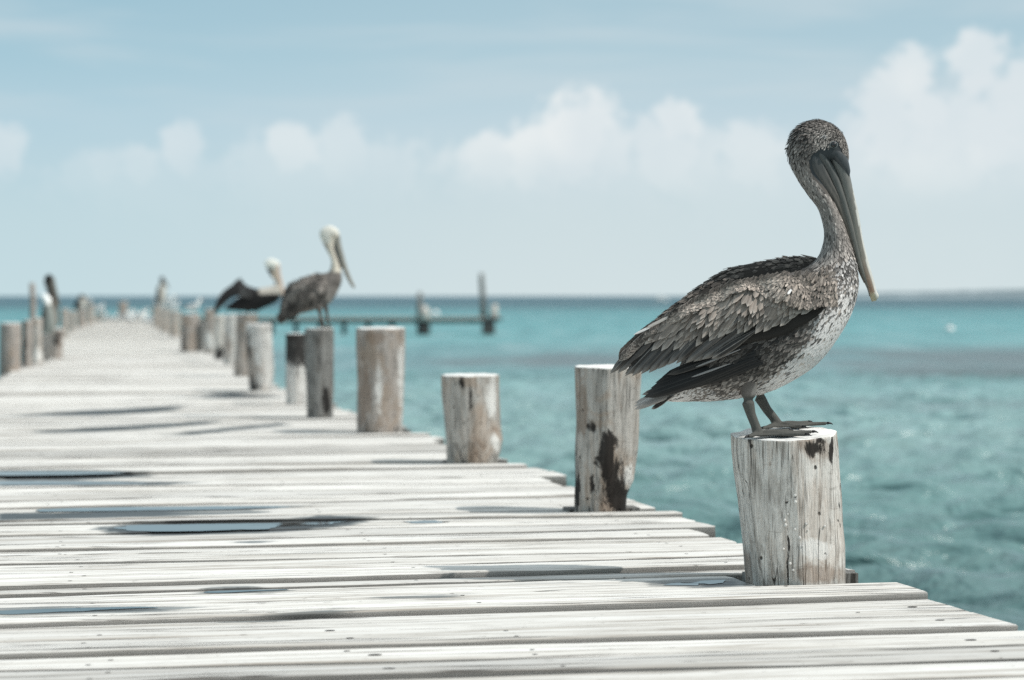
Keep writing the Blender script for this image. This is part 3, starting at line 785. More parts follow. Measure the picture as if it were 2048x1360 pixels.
# puddles
for k, (poly, lab) in enumerate(PUD):
    pts = to_st(poly); n = len(pts)
    P = catmull(pts+[pts[0]], n*14)[:-1]
    cs, ct = np.mean([q[0] for q in pts]), np.mean([q[1] for q in pts])
    P = np.array([(a+.012*mnoise.noise((a*22, b*9, k))+.006*mnoise.noise((a*60, b*26, k)), b+.05*mnoise.noise((a*22, b*8, k+5))) for a, b in P])
    zl = sorted(ztop_at(cs+(a-cs)*f, ct+(b-ct)*f) for a, b in P for f in (.2, .4, .6, .8, .95)); zl = zl[int(len(zl)*.62)]+.0014
    c = world(cs, ct, zl); V2, F2 = [], []; m = len(P)
    rings = (1.0, .96, .85, .65, .4, .15)
    for kk, f in enumerate(rings):
        for (a, b) in P:
            a2, b2 = cs+(a-cs)*f, ct+(b-ct)*f; V2.append(world(a2, b2, zl)-c)
    for kk in range(len(rings)-1):
        for i in range(m): F2.append((kk*m+i, kk*m+(i+1) % m, (kk+1)*m+(i+1) % m, (kk+1)*m+i))
    F2.append(tuple((len(rings)-1)*m+i for i in range(m)))
    o = mesh('puddle', V2, F2, None, [M['puddle']]); o.location = c
    bm = bmesh.new(); bm.from_mesh(o.data); bmesh.ops.recalc_face_normals(bm, faces=bm.faces)
    if sum(f.normal.z for f in bm.faces) < 0: bmesh.ops.reverse_faces(bm, faces=bm.faces)
    bm.to_mesh(o.data); bm.free()
    tag(o, lab, 'puddle', 'rain puddles on the deck')

# ---------------------------------------------------------------- birds
class Fe:
    def __init__(s): s.v, s.f, s.uv, s.c, s.e = [], [], [], [], []
    def add(s, root, tip, nrm, width, col, edge=(0, 0, 0), lift=.0, camber=.15, na=5, nc=3, prof=None, bend=0.0, sharp=1.0):
        root = np.array(root, float); tip = np.array(tip, float); nrm = np.array(nrm, float)
        d = tip-root; L = np.linalg.norm(d)
        if L < 1e-6: return
        d /= L; side = np.cross(nrm, d); q = np.linalg.norm(side)
        if q < 1e-6: return
        side /= q; n = np.cross(d, side)
        b = len(s.v)
        for i in range(na):
            v = i/(na-1)
            w = (math.sin(math.pi*min(1, .18+.82*v)**1.0)**.5 if v < .999 else 0.0)
            if v < .5: w = .75+.5*v if L < 60/780 else .30+1.4*v
            else: w = math.sqrt(max(0, 1-((v-.5)/.5)**(2.6*sharp)))
            w *= width*.5
            for j in range(nc):
                u = 2*j/(nc-1)-1
                p = root+d*L*v+side*(u*w+bend*L*math.sin(v*1.57)*v)+n*(lift*L*v-camber*width*.5*u*u*(w/(width*.5+1e-9)))
                s.v.append(p); s.uv.append((j/(nc-1), v)); s.c.append(col); s.e.append(edge)
        for i in range(na-1):
            for j in range(nc-1):
                a = b+i*nc+j; s.f.append((a, a+1, a+nc+1, a+nc))
    def build(s, name, parent, mat):
        me = bpy.data.meshes.new(name); me.from_pydata([tuple(p) for p in s.v], [], s.f); me.update()
        o = link(name, me, parent, [mat]); smooth(o)
        uvl = me.uv_layers.new(name='UVMap'); li = np.zeros(len(me.loops), dtype=np.int32); me.loops.foreach_get('vertex_index', li)
        uvl.data.foreach_set('uv', np.array(s.uv, dtype=np.float32)[li].ravel())
        setc(me, 'fcol', s.c); setc(me, 'fedge', s.e)
        return o

class Bird:
    def __init__(s, px0, py0, D):
        s.x0, s.y0, s.D = px0, py0, D; s.S = F/D; s.org = pix(px0, py0, D)
    def L(s, p):  # (X, Y, Z towards camera) in photo pixels -> local metres
        return np.array([(p[0]-s.x0)/s.S, -p[2]/s.S, -(p[1]-s.y0)/s.S])
    def N(s, n): v = np.array([n[0], -n[2], -n[1]]); return v/(np.linalg.norm(v)+1e-9)

def loft(stations, n=120, seg=40, zc=0.0, sup=1.0):
    """stations (Ax,Ay,Bx,By,hw[,zc]) -> grid of px points, (n,seg,3)"""
    S_ = np.array([list(q)+[zc]*(6-len(q)) for q in stations], float)
    S_ = catmull(S_, n); G = np.zeros((n, seg, 3))
    for i, (ax, ay, bx, by, hw, z) in enumerate(S_):
        for j in range(seg):
            th = 2*math.pi*j/seg; c, q = math.cos(th), math.sin(th)
            c2 = math.copysign(abs(c)**sup, c); q2 = math.copysign(abs(q)**sup, q)
            G[i, j] = ((ax+bx)/2+(ax-bx)/2*c2, (ay+by)/2+(ay-by)/2*c2, z+hw*q2)
    return G
def grid_mesh(G, o0=0):
    n, seg, _ = G.shape; V_ = [tuple(p) for p in G.reshape(-1, 3)]; F_ = []
    for i in range(n-1):
        for j in range(seg):
            k = (j+1) % seg; F_.append((o0+i*seg+j, o0+i*seg+k, o0+(i+1)*seg+k, o0+(i+1)*seg+j))
    V_.append(tuple(G[0].mean(0))); V_.append(tuple(G[-1].mean(0))); a, b = o0+n*seg, o0+n*seg+1
    for j in range(seg):
        k = (j+1) % seg; F_.append((a, o0+k, o0+j)); F_.append((b, o0+(n-1)*seg+j, o0+(n-1)*seg+k))
    return V_, F_
def grid_normals(G):
    du = np.gradient(G, axis=0); dv = np.roll(G, -1, 1)-np.roll(G, 1, 1)
    N = np.cross(du, dv); N /= (np.linalg.norm(N, axis=2, keepdims=True)+1e-9)
    c = G.mean(1, keepdims=True); s = np.sign(np.sum(N*(G-c), axis=2, keepdims=True)); return N*np.where(s == 0, 1, s), du
def pxtube(P, R, seg=14):
    V_, F_ = tube([Vector(p) for p in P], R, seg); return [tuple(v) for v in V_], F_
def remeshed(name, bird, parts, voxel, parent, mat, colf, iters=3):
    V_, F_ = [], []
    for (v, f) in parts:
        o0 = len(V_); V_ += [bird.L(p) for p in v]; F_ += [tuple(o0+k for k in q) for q in f]
    me = bpy.data.meshes.new(name+'_src'); me.from_pydata([tuple(p) for p in V_], [], F_); me.update()
    bm = bmesh.new(); bm.from_mesh(me); 
    bmesh.ops.recalc_face_normals(bm, faces=bm.faces); bm.to_mesh(me); bm.free()
    tmp = bpy.data.objects.new('tmp', me); C.objects.link(tmp)
    r = tmp.modifiers.new('r', 'REMESH'); r.mode = 'VOXEL'; r.voxel_size = voxel
    if iters:
        sm = tmp.modifiers.new('s', 'SMOOTH'); sm.iterations = iters; sm.factor = .5
    dg = bpy.context.evaluated_depsgraph_get(); me2 = bpy.data.meshes.new_from_object(tmp.evaluated_get(dg)); me2.name = name
    bpy.data.objects.remove(tmp); bpy.data.meshes.remove(me)
    o = link(name, me2, parent, [mat]); smooth(o)
    co_ = np.zeros(len(me2.vertices)*3, dtype=np.float32); me2.vertices.foreach_get('co', co_); co_ = co_.reshape(-1, 3)
    cols = [colf(p[0]*bird.S+bird.x0, bird.y0-p[2]*bird.S, -p[1]*bird.S) for p in co_]
    setc(me2, 'fcol', cols); return o
def colored(name, bird, parts, parent, mat, colf):
    V_, F_ = [], []
    for (v, f) in parts:
        o0 = len(V_); V_ += list(v); F_ += [tuple(o0+k for k in q) for q in f]
    o = mesh(name, [bird.L(p) for p in V_], F_, parent, [mat])
    bm = bmesh.new(); bm.from_mesh(o.data); bmesh.ops.recalc_face_normals(bm, faces=bm.faces); bm.to_mesh(o.data); bm.free()
    setc(o.data, 'fcol', [colf(*p) for p in V_]); return o
def idw(pts, X, Y, e=220.0, pw=1.6):
    wsum = 0; acc = None
    for (x, y, *val) in pts:
        w_ = 1/((x-X)**2+(y-Y)**2+e)**pw; val = np.array(val, float)
        acc = val*w_ if acc is None else acc+val*w_; wsum += w_
    return acc/wsum
def tint(g, warm=1.0):
    """grey level (sRGB) with the photograph's slightly warm brown"""
    l = min(.80, lin(g)[0]*1.22)
    return (l*(1+.09*warm), l*(1-.04*warm), l*(1-.14*warm))

def claw(p, d, r):
    """short curved claw from p heading d (px)"""
    q = [Vector(p)+Vector(d)*k+Vector((0, -r*.55*math.sin(k*math.pi)+r*.9*k, 0)) for k in (0, .35, .7, 1.0)]
    return pxtube(q, [r, r*.8, r*.5, r*.12], 8)
def foot(ank, toes, web, r=5.0):
    parts, claws = [], []
    A = Vector(ank)
    for T in toes:
        T = Vector(T); m1 = A.lerp(T, .35)+Vector((0, -r*.30, 0)); m2 = A.lerp(T, .7)+Vector((0, r*.1, 0))
        parts.append(pxtube([A, m1, m2, T], [r*1.25, r*1.02, r*.85, r*.7], 10))
        d = (T-A).normalized()*r*2.4; claws.append(claw(T, d, r*.6))
    for a, b in web:
        a, b = Vector(toes[a]), Vector(toes[b]); n = 7; V_, F_ = [], []
        for k in range(n):
            f = k/(n-1); p = a.lerp(b, f); p = p.lerp(A, .20*math.sin(f*math.pi)+.05)
            V_ += [p+Vector((0, -1.7, 0)), p+Vector((0, 1.7, 0))]
        V_ += [A+Vector((0, -3.2, 0)), A+Vector((0, 1.5, 0))]; ia, ib = 2*n, 2*n+1
        for k in range(n-1):
            F_ += [(2*k, 2*k+2, ia), (2*k+1, ib, 2*k+3), (2*k, 2*k+1, 2*k+3, 2*k+2)]
        F_ += [(0, ia, ib, 1), (2*n-2, 2*n-1, ib, ia)]
        parts.append(([tuple(v) for v in V_], F_))
    return parts, claws

# ---- the large brown pelican
def main_pelican():
    B = Bird(1570, 862, POSTS[0]['D'])
    root = empty('pelican', B.org, 'large brown pelican standing on the nearest post, sharp and closest to the viewer', 'pelican', 'pelicans on the pier posts')
    body = [(1300,790,1304,799,8),(1325,772,1335,802,26),(1352,745,1372,803,42),(1372,700,1428,802,64),(1395,648,1480,796,84),(1435,604,1535,784,97),(1490,572,1590,758,102),
            (1550,552,1640,721,97),(1597,541,1682,664,84),(1622,528,1705,618,66),(1637,511,1716,570,49),(1645,491,1711,528,36),(1648,468,1700,488,29),
            (1644,443,1688,452,25),(1634,415,1674,418,23),(1614,388,1658,382,22),(1594,358,1648,350,20),(1580,328,1648,328,21),(1575,297,1668,322,24),
            (1583,268,1692,326,27),(1604,248,1695,304,27),(1632,240,1690,283,23),(1656,246,1683,268,15),(1665,251,1682,266,8),(1671,257,1677,262,2)]
    G = loft(body, 150, 44)
    NG, DU = grid_normals(G)
    skinpts = [(1630,250,84),(1590,300,96),(1640,275,100),(1670,262,80),(1600,370,118),(1640,430,112),(1660,480,112),(1640,520,118),(1680,530,140),(1660,560,130),
        (1700,580,170),(1680,620,185),(1650,600,150),(1692,650,215),(1640,700,215),(1600,740,215),(1560,765,210),(1520,778,190),(1480,755,110),(1560,700,95),
        (1520,730,80),(1600,660,110),(1450,770,120),(1400,785,150),(1350,790,165),(1300,795,180),(1500,700,34),(1560,655,40),(1430,740,50),(1400,600,60),(1500,560,60),(1590,620,70),(1620,690,190)]
    legc = lin((104, 104, 99)); legc = tuple(v*.62 for v in legc)
    def bodycol(X, Y, Z):
        g = idw(skinpts, X, Y)[0]; g *= .72 if g < 150 else .9
        c = tint(g)
        if poly_dist(X, Y, [(1612,318),(1630,294),(1650,288),(1662,280),(1676,288),(1690,312),(1700,360),(1650,380),(1620,350)]) > 0: c = tuple(v*.75 for v in lin((78, 82, 84)))
        if Y > 782 and 1475 < X < 1700 and Y > 782+(1 if X < 1500 else 0): 
            f = min(1, max(0, (Y-784)/8)); c = tuple(a*(1-f)+b*f for a, b in zip(c, legc))
        return c
    def gy(X, Z): return 862+Z*.08-(X-1570)*.035
    parts = [grid_mesh(G)]
    # near leg, far leg
    zn, zf = 60, -58
    parts.append(pxtube([(1498,735,50),(1492,770,56),(1491,790,58),(1490,803,zn),(1496,826,zn),(1504,846,zn),(1510,gy(1510,zn)-5,zn)], [21,16,14,12.5,9.6,9.2,10.5], 18))
    parts.append(pxtube([(1540,735,-45),(1534,765,-50),(1526,782,-54),(1526,799,zf),(1540,822,zf),(1553,838,zf),(1562,gy(1562,zf)-5,zf)], [21,16,13,11.8,9.4,9.2,10.5], 18))
    clw = []
    def T(X, Z, dy=-4): return (X, gy(X, Z)+dy, Z)
    p_, c_ = foot(T(1512, zn, -5), [T(1488, 84), T(1600, 86), T(1618, 52), T(1576, 16)], [(1, 2), (2, 3), (0, 1)], 5.2); parts += p_; clw += c_
    p_, c_ = foot(T(1564, zf, -5), [T(1526, -24), T(1608, -26), T(1662, -62), T(1628, -92)], [(0, 1), (1, 2), (2, 3)], 5.2); parts += p_; clw += c_
    remeshed('body', B, parts, 2.1/B.S, root, M['skin'], bodycol, 2)
    for cl in clw: colored('claw', B, [cl], root, M['bill'], lambda *a: (.012, .012, .012))
    # plumage
    fe = Fe(); n, seg, _ = G.shape
    fpts = [(1630,248,92,.35,6,.16),(1600,262,92,.25,9,.45),(1582,300,118,.1,10,.42),(1605,300,84,.2,9,.2),(1640,272,165,.45,5,.1),(1672,262,92,.4,5,.1),(1683,290,130,.5,4,.08),(1600,370,128,.06,10,.05),(1640,430,122,.08,10,.04),(1625,335,100,.1,9,.05),(1590,345,122,.06,10,.1),
        (1665,475,124,.3,9,.08),(1640,510,130,.12,10,.05),(1600,540,80,.3,9,.1),(1680,535,165,.6,10,.2),(1655,560,165,.6,10,.18),(1702,585,185,.45,11,.15),(1680,615,212,.32,12,.14),
        (1648,595,185,.55,12,.18),(1694,645,222,.12,12,.08),(1640,700,226,.0,13,.04),(1600,740,220,.0,13,.04),(1560,764,216,.0,13,.04),(1610,692,218,.06,13,.05),(1572,727,214,.08,13,.05),(1537,756,206,.12,13,.05),(1652,652,220,.06,13,.08),(1690,690,226,0,13,.04),(1520,776,195,.2,13,.08),(1480,760,140,.6,14,.14),
        (1550,700,100,.6,17,.14),(1520,735,110,.65,16,.14),(1585,668,120,.5,15,.15),(1450,772,150,.5,13,.1),(1420,793,196,.2,11,.06),(1400,784,182,.3,11,.06),(1350,793,208,.12,11,.05),(1310,796,208,.1,11,.05),(1470,793,196,.2,12,.05),
        (1500,700,42,.4,20,.08),(1560,655,48,.4,18,.08),(1430,745,45,.4,18,.06),(1400,620,70,.3,14,.08),(1500,565,66,.3,12,.1),(1590,600,90,.3,12,.1),(1470,730,60,.6,16,.1)]
    fa = np.linalg.norm(np.cross(G[1:, :, :]-G[:-1, :, :], np.roll(G, -1, 1)[:-1]-G[:-1]), axis=2)
    for i in range(1, n-2):
        for j in range(seg):
            p0 = G[i, j]; X, Y = p0[0], p0[1]
            g, mot, Lf, lf = idw(fpts, X, Y, 160, 2.0)
            # bare skin round the eye and bill, gape
            if poly_dist(X, Y, [(1614,318),(1632,296),(1650,296),(1660,288),(1672,294),(1682,312),(1692,330),(1700,420),(1660,400),(1628,366),(1614,345)]) > -1 and abs(p0[2]) > 5: continue
            if X < 1312 or math.hypot(X-1662, Y-291) < 10.5: continue
            wd = Lf*(.36 if Y < 500 else .38); cnt = fa[i, j]/(Lf*wd)*2.5
            if p0[2] < 0: cnt *= .6
            cnt = int(cnt)+(random.random() < cnt % 1)
            for _ in range(cnt):
                a, b = random.random(), random.random(); j2 = (j+1) % seg
                p = (G[i, j]*(1-a)+G[i+1, j]*a)*(1-b)+(G[i, j2]*(1-a)+G[i+1, j2]*a)*b
                nn = NG[i, j]*(1-a)+NG[i+1, j]*a; nn /= np.linalg.norm(nn)
                d = -DU[i, j]; d = d-nn*np.dot(d, nn); d /= np.linalg.norm(d)+1e-9
                if Y > 560:   # torso: feathers sweep down and back
                    f = min(1, (Y-560)/60); dd = np.array([-.62, .62, 0.0]); dd = dd-nn*np.dot(dd, nn); d = d*(1-f)+dd*f; d /= np.linalg.norm(d)+1e-9
                d = d+rng.normal(0, .13 if Y > 300 else .3, 3); d -= nn*np.dot(d, nn); d /= np.linalg.norm(d)+1e-9
                LL = Lf*random.uniform(.8, 1.3); lf = min(lf, .02) if g > 188 else lf
                if random.random() < mot: gg = g*(random.uniform(.32, .62) if Y > 500 or Y < 330 else random.uniform(.65, .8))
                else: gg = g*(random.uniform(.92, 1.08) if g < 190 else random.uniform(.95, 1.04))
                if 600 > Y > 225 and random.random() < .10: gg *= 1.35
                gg = max(14, min(232, gg))
                ps = p+nn*(.3 if g > 188 else -.6 if Y > 540 else .5 if Y > 345 else .9); tp = ps+d*LL+nn*(lf*LL)
                warm = .9 if g < 160 else .35
                e = .5 if 60 < g < 200 else .15
                if Y < 500: e *= .25
                fe.add(B.L(ps), B.L(tp), B.N(nn), wd*random.uniform(.8, 1.2)/B.S, tint(gg, warm), (e*random.random(), .35*(g > 100)*random.random(), 0), 0, .10, 4, 3, sharp=.9)
    fe.build('plumage', root, M['feather'])

    # ---- wings
    dep = {}
    for p in G.reshape(-1, 3):
        k = (int(p[0]//12), int(p[1]//12)); dep[k] = max(dep.get(k, 0), p[2])
    wc = [(1645,575,70),(1640,545,52),(1600,560,92),(1560,600,112),(1480,620,116),(1400,650,100),(1330,690,68),(1285,720,50),(1225,745,38),(1500,565,82),(1430,580,72),(1380,605,62),
          (1320,645,48),(1270,680,42),(1560,690,112),(1460,700,106),(1350,730,72),(1600,640,106),(1640,610,86)]
    def zw(X, Y): return max(idw(wc, X, Y, 300, 1.5)[0], dep.get((int(X//12), int(Y//12)), 0)+5 if X > 1380 else 0)
    def nrm(X, Y):
        e = 8; gx = (zw(X+e, Y)-zw(X-e, Y))/(2*e); gy_ = (zw(X, Y+e)-zw(X, Y-e))/(2*e)
        gx = max(-.9, min(.9, gx)); gy_ = max(-.9, min(.9, gy_))
        v = np.array([-gx, -gy_, 1.0]); return v/np.linalg.norm(v)
    up = [(1650,548),(1600,550),(1550,552),(1490,560),(1430,577),(1385,600),(1340,632),(1305,660),(1275,688),(1250,712)]
    lo = [(1655,600),(1622,630),(1590,650),(1540,672),(1480,685),(1430,698),(1385,708),(1340,716),(1300,724),(1262,732)]
    upc, loc_ = catmull(up, 60), catmull(lo, 60)
    for far in (0, 1):
        wf = Fe(); sg = -1 if far else 1
        def P3(X, Y, o=0.0):
            m = nrm(X, Y); z = zw(X, Y); p = np.array([X+m[0]*o, Y+m[1]*o, z+m[2]*o])
            if far: p = np.array([p[0]+2, p[1]-4, -p[2]])
            return p
        def NN(X, Y):
            m = nrm(X, Y); return np.array([m[0], m[1], sg*m[2]])
        # shell below the feathers
        V_, F_ = [], []; nb = 14
        for i in range(60):
            for j in range(nb):
                f = j/(nb-1); X, Y = upc[i]*(1-f)+loc_[i]*f
                V_.append(tuple(P3(X, Y, -1.5)))
        for i in range(60):
            for j in range(nb):
                f = j/(nb-1); X, Y = upc[i]*(1-f)+loc_[i]*f
                q = P3(X, Y, -1.5); q[2] -= sg*min(30, 8+abs(q[2])*.12); V_.append(tuple(q))
        N_ = 60*nb
        for i in range(59):
            for j in range(nb-1):
                a = i*nb+j; F_.append((a, a+1, a+nb+1, a+nb)); F_.append((N_+a, N_+a+nb, N_+a+nb+1, N_+a+1))
        for i in range(59): F_.append((i*nb, i*nb+nb, N_+i*nb+nb, N_+i*nb)); F_.append((i*nb+nb-1, N_+i*nb+nb-1, N_+(i+1)*nb+nb-1, (i+1)*nb+nb-1))
        for j in range(nb-1): F_.append((j, N_+j, N_+j+1, j+1)); a = 59*nb+j; F_.append((a, a+1, N_+a+1, N_+a))
        wo = colored('wing', B, [(V_, F_)], root, M['skin'], lambda *a: (.028, .025, .022))
        def put(root_, tip_, wdt, g, edge, o0, o1, camber=.2, na=8, nc=5, warm=1.2, bend=0.0, sharp=1.0):
            a = P3(*root_, o0); b = P3(*tip_, o1); m = ((root_[0]+tip_[0])/2, (root_[1]+tip_[1])/2)
            wf.add(B.L(a), B.L(b), B.N(NN(*m)), wdt/B.S, tint(g, warm), edge, 0, camber, na, nc, bend=bend, sharp=sharp)
        J = lambda s: random.uniform(-s, s)
        # flight feathers
        prim = [((1219,748),47,14),((1235,746),47,14),((1250,752),48,16),((1264,752),47,15),((1281,748),48,15),((1297,746),50,18),((1316,738),48,15),((1333,730),46,15),((1348,727),44,15),((1366,726),42,15),((1384,722),40,16),
                ((1402,717),38,16),((1421,714),36,16),((1439,720),33,17),((1463,706),32,16),((1487,697),30,16),((1508,690),30,16)][:13]
        for k, (tp, ang, wd) in enumerate(prim):
            a = math.radians(ang); Lr = 170 if k < 4 else 150 if k < 12 else 95
            rt = (tp[0]+Lr*math.cos(a), tp[1]-Lr*math.sin(a))
            put(rt, tp, wd+1.5, 50+J(8)+(26 if k % 2 else 0), (.35, .0, .5 if k in (0, 2, 12, 13) else .12), 1.0+.7*k, 3.5+.8*k, .75, 12, 7, .4, bend=-.012, sharp=1.25)
        # greater, median and lesser coverts, back to front
        gc = [(1291,692),(1304,697),(1322,699),(1340,700),(1357,700),(1372,693),(1390,687),(1408,681),(1428,676),(1446,671),(1463,667),(1480,663),(1497,662),(1513,660),(1529,656),(1545,650),(1561,640),(1576,630),(1588,632)]
        for k, tp in enumerate(gc):
            a = math.radians(np.interp(tp[0], [1290, 1400, 1500, 1600], [52, 55, 52, 42])+J(3)); L_ = 88+J(7)
            put((tp[0]+L_*math.cos(a), tp[1]-L_*math.sin(a)), (tp[0]+J(3), tp[1]+J(3)), 17, 104+J(18), (.75, .3, .5), 6, 11+J(1.2), .35, 9, 5, 1.2)
        for r, (dx, dy, L_, wd, g, oo) in enumerate([(4, -16, 66, 13, 104, 12), (10, -30, 60, 12.5, 110, 13.2), (16, -43, 52, 12, 118, 14.4), (22, -56, 46, 11, 124, 15.6)]):
            for k in range(36):
                X = 1292+k*8.8+J(4); Yb = np.interp(X, [q[0] for q in gc], [q[1] for q in gc])
                tp = (X+dx, Yb+dy+J(5)); 
                if tp[1] < np.interp(tp[0], [1290,1350,1400,1450,1500,1560,1640], [672,640,622,600,596,590,575]): continue
                a = math.radians(np.interp(tp[0], [1290, 1400, 1500, 1600], [50, 58, 60, 50])+J(6)); L2 = L_+J(6)
                put((tp[0]+L2*math.cos(a), tp[1]-L2*math.sin(a)), tp, wd+J(2.5), g+J(22), (.8*random.random()+.1, .3, .6*random.random()), oo-3, oo+1.2+J(1), .35, 7, 5, 1.4)
        # scapulars and small shoulder scales
        cand = []
        for _ in range(2500):
            i = random.random()*59; f = random.random()**.9; c0 = upc[int(i)]; 
            X = c0[0]+J(4); top = c0[1]-2; bot = np.interp(X, [1250,1290,1350,1400,1450,1480,1500,1560,1600,1650], [705,668,642,625,604,590,592,606,622,612])
            Y = top+(bot-top)*f
            cand.append((X, Y))
        cand.sort(key=lambda q: -q[1])
        for (X, Y) in cand:
            a = math.radians(np.interp(X, [1260, 1350, 1450, 1550, 1650], [40, 44, 52, 58, 62])+J(12)); Lf = np.interp(X, [1260, 1350, 1450, 1560, 1650], [22, 15.5, 11.5, 9.5, 8])*random.uniform(.8, 1.25)
            if X < 1480 and Y > 600: Lf *= 1.15
            g = random.choice([165, 150, 178, 120, 96, 135]) if X < 1560 else random.choice([130, 150, 112, 90, 100])
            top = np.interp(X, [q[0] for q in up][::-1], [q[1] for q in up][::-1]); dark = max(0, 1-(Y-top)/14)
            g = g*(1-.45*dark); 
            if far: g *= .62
            o_ = 17+(660-Y)*.035+J(.8)
            if X < 1330: o_ *= .75
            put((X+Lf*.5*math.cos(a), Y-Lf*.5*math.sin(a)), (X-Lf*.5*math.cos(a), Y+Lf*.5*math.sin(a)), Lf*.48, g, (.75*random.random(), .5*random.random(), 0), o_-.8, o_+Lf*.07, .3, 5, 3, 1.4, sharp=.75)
        if not far:
            put((1330,638), (1262,667), 5, 225, (.2, 0, 0), 14, 16, .2, 8, 3, .3)
            put((1345,628), (1290,654), 6, 180, (.4, 0, 0), 16, 18, .2, 8, 3, .8)
            put((1564,586), (1559,593), 5, 235, (.2, 0, 0), 21, 24, .2, 5, 3, .2)
        wf.build('wing_feathers', wo, M['feather'])
    # ridge of the far shoulder seen over the back
    R_ = loft([(1636,514,1650,600,26,-40),(1590,512,1605,620,34,-52),(1545,519,1560,640,36,-58),(1475,533,1500,660,38,-60),(1435,550,1455,670,36,-58),(1385,584,1400,690,32,-52),(1335,622,1345,700,26,-44),(1290,660,1300,705,16,-36)], 70, 24)
    ro = colored('back', B, [grid_mesh(R_)], root, M['skin'], lambda *a: (.035, .03, .026))
    NR, DR = grid_normals(R_); bf = Fe()
    for _ in range(2600):
        i = random.randrange(1, 68); j = random.randrange(24); p = R_[i, j]; nn = NR[i, j]; d = DR[i, j].copy(); d /= np.linalg.norm(d)
        d = d+np.array([0, .25, 0])+rng.normal(0, .2, 3); d -= nn*np.dot(d, nn); d /= np.linalg.norm(d)
        p = p+DR[i, j]*random.random()+rng.normal(0, 1.2, 3); L_ = random.uniform(9, 15)
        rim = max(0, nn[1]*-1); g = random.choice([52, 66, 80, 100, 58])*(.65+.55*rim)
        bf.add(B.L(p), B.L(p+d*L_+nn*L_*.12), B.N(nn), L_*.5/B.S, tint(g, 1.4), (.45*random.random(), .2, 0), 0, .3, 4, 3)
    bf.build('back_feathers', ro, M['feather'])
    # far wing tips under the near wing: long black quills, then the tail
    tf = Fe()
    def q2(r, tpt, wd, g, edge, na=12, warm=.2, z0=70, z1=20, cam=.3):
        tf.add(B.L((r[0], r[1], z0)), B.L((tpt[0], tpt[1], z1)), B.N((-.1, -.25, 1)), wd/B.S, tint(g, warm), edge, 0, cam, na, 5, sharp=1.2)
    for k, (r, tp) in enumerate([((1500,690),(1322,752)),((1500,695),(1308,764)),((1500,700),(1298,775)),((1500,705),(1290,784)),((1500,712),(1284,793)),((1505,715),(1300,789)),((1510,720),(1330,779)),((1515,722),(1365,768))]):
        q2(r, tp, 24, 24+random.uniform(-4, 8), (.05, 0, .05), z0=98+k*1.0, z1=36+k*1.5)
    q2((1470,696), (1384,732), 4, 120, (.2, 0, .8), z0=112, z1=78); q2((1450,724), (1376,752), 4, 120, (.2, 0, .8), z0=112, z1=76)
    q2((1480,690), (1330,748), 16, 30, (.1, 0, .1), z0=108, z1=50)
    for k, (r, tp, wd, g, z1) in enumerate([((1400,752),(1283,789),15,40,6),((1395,758),(1268,806),14,150,10),((1390,762),(1266,812),13,170,16),((1385,766),(1267,818),13,140,22),((1380,770),(1276,812),12,120,28),((1365,768),(1293,786),7,190,38),((1340,790),(1302,818),10,22,6),((1345,788),(1312,806),8,120,14)]):
        q2(r, tp, wd, g, (.6, .3, .2), z0=40+k, z1=z1, warm=.5)
    to = colored('tail', B, [grid_mesh(loft([(1400,745,1400,795,34),(1360,760,1362,799,26),(1320,780,1322,801,16),(1290,795,1292,805,6)], 20, 16))], root, M['skin'], lambda *a: (.05, .046, .04))
    tf.build('tail_feathers', to, M['feather'])

    # ---- bill
    slate = lin((84, 86, 85))
    def mixc(a, b, f): f = max(0, min(1, f)); return tuple(x*(1-f)+y*f for x, y in zip(a, b))
    upper = [(1693,318,1656,300,20),(1695,334,1668,330,17),(1701,362,1680,356,14),(1709,396,1692,396,12),(1717,430,1702,434,10.5),(1725,478,1712,482,10),(1737,526,1720,524,9.5),(1747,560,1729,558,10),(1752,580,1737,582,10),(1757,592,1741,595,8),(1752,601,1744,603,3)]
    def upc_(X, Y, Z):
        f = (Y-330)/260; c = mixc(lin((116, 116, 112)), lin((150, 143, 130)), f)
        side_ = abs(Z)/10; e = (X-np.interp(Y, [300, 430, 530, 600], [1690, 1709, 1730, 1750]))
        if Y > 500: c = mixc(c, lin((168, 130, 105)), (Y-510)/80*(.8 if e < 0 else .3))
        if Y > 582: c = mixc(c, lin((190, 180, 150)), (Y-582)/8)
        if e > 2: c = mixc(c, lin((212, 211, 204)), .85)
        return tuple(v*.95 for v in c)
    upper = [(a, b, c_-(5 if b < 560 else 1), d_, e) for a, b, c_, d_, e in upper]
    o = colored('upper_bill', B, [grid_mesh(loft(upper, 110, 28, 0, .85))], root, M['bill'], upc_)
    # ridge line along the culmen and nail hook
    lower = [(1640,293,1622,304,25),(1652,312,1632,322,24),(1668,336,1648,345,18),(1680,362,1662,372,15.5),(1688,386,1672,393,14),(1695,408,1680,416,12.5),(1704,440,1690,448,11.5),(1713,474,1700,484,10.5),(1722,510,1710,520,9.5),(1730,540,1720,548,9),(1738,572,1733,576,7),(1742,590,1738,593,4)]
    def loc2(X, Y, Z):
        f = (Y-300)/280; c = mixc(slate, lin((128, 126, 118)), f)
        return tuple(v*.9 for v in c)
    colored('lower_bill', B, [grid_mesh(loft(lower, 110, 28, 0, .9))], root, M['bill'], loc2)
    # hanging skin of the throat pouch with two folds
    pouch = [(1634,300,1612,314,23),(1642,318,1609,328,24),(1652,340,1615,350,22),(1662,362,1630,370,19),(1674,388,1652,396,15),(1684,412,1668,420,11.5),(1694,440,1680,446,9),(1702,468,1691,474,7.5),(1711,500,1703,508,6),(1720,530,1714,538,5),(1730,562,1727,566,3)]
    pouch = [(a+5*(1 if b < 520 else .3), b, c_, d_, e) for a, b, c_, d_, e in pouch]
    Gp = loft(pouch, 110, 48, 0, .9)
    cn = Gp.mean(1, keepdims=True)
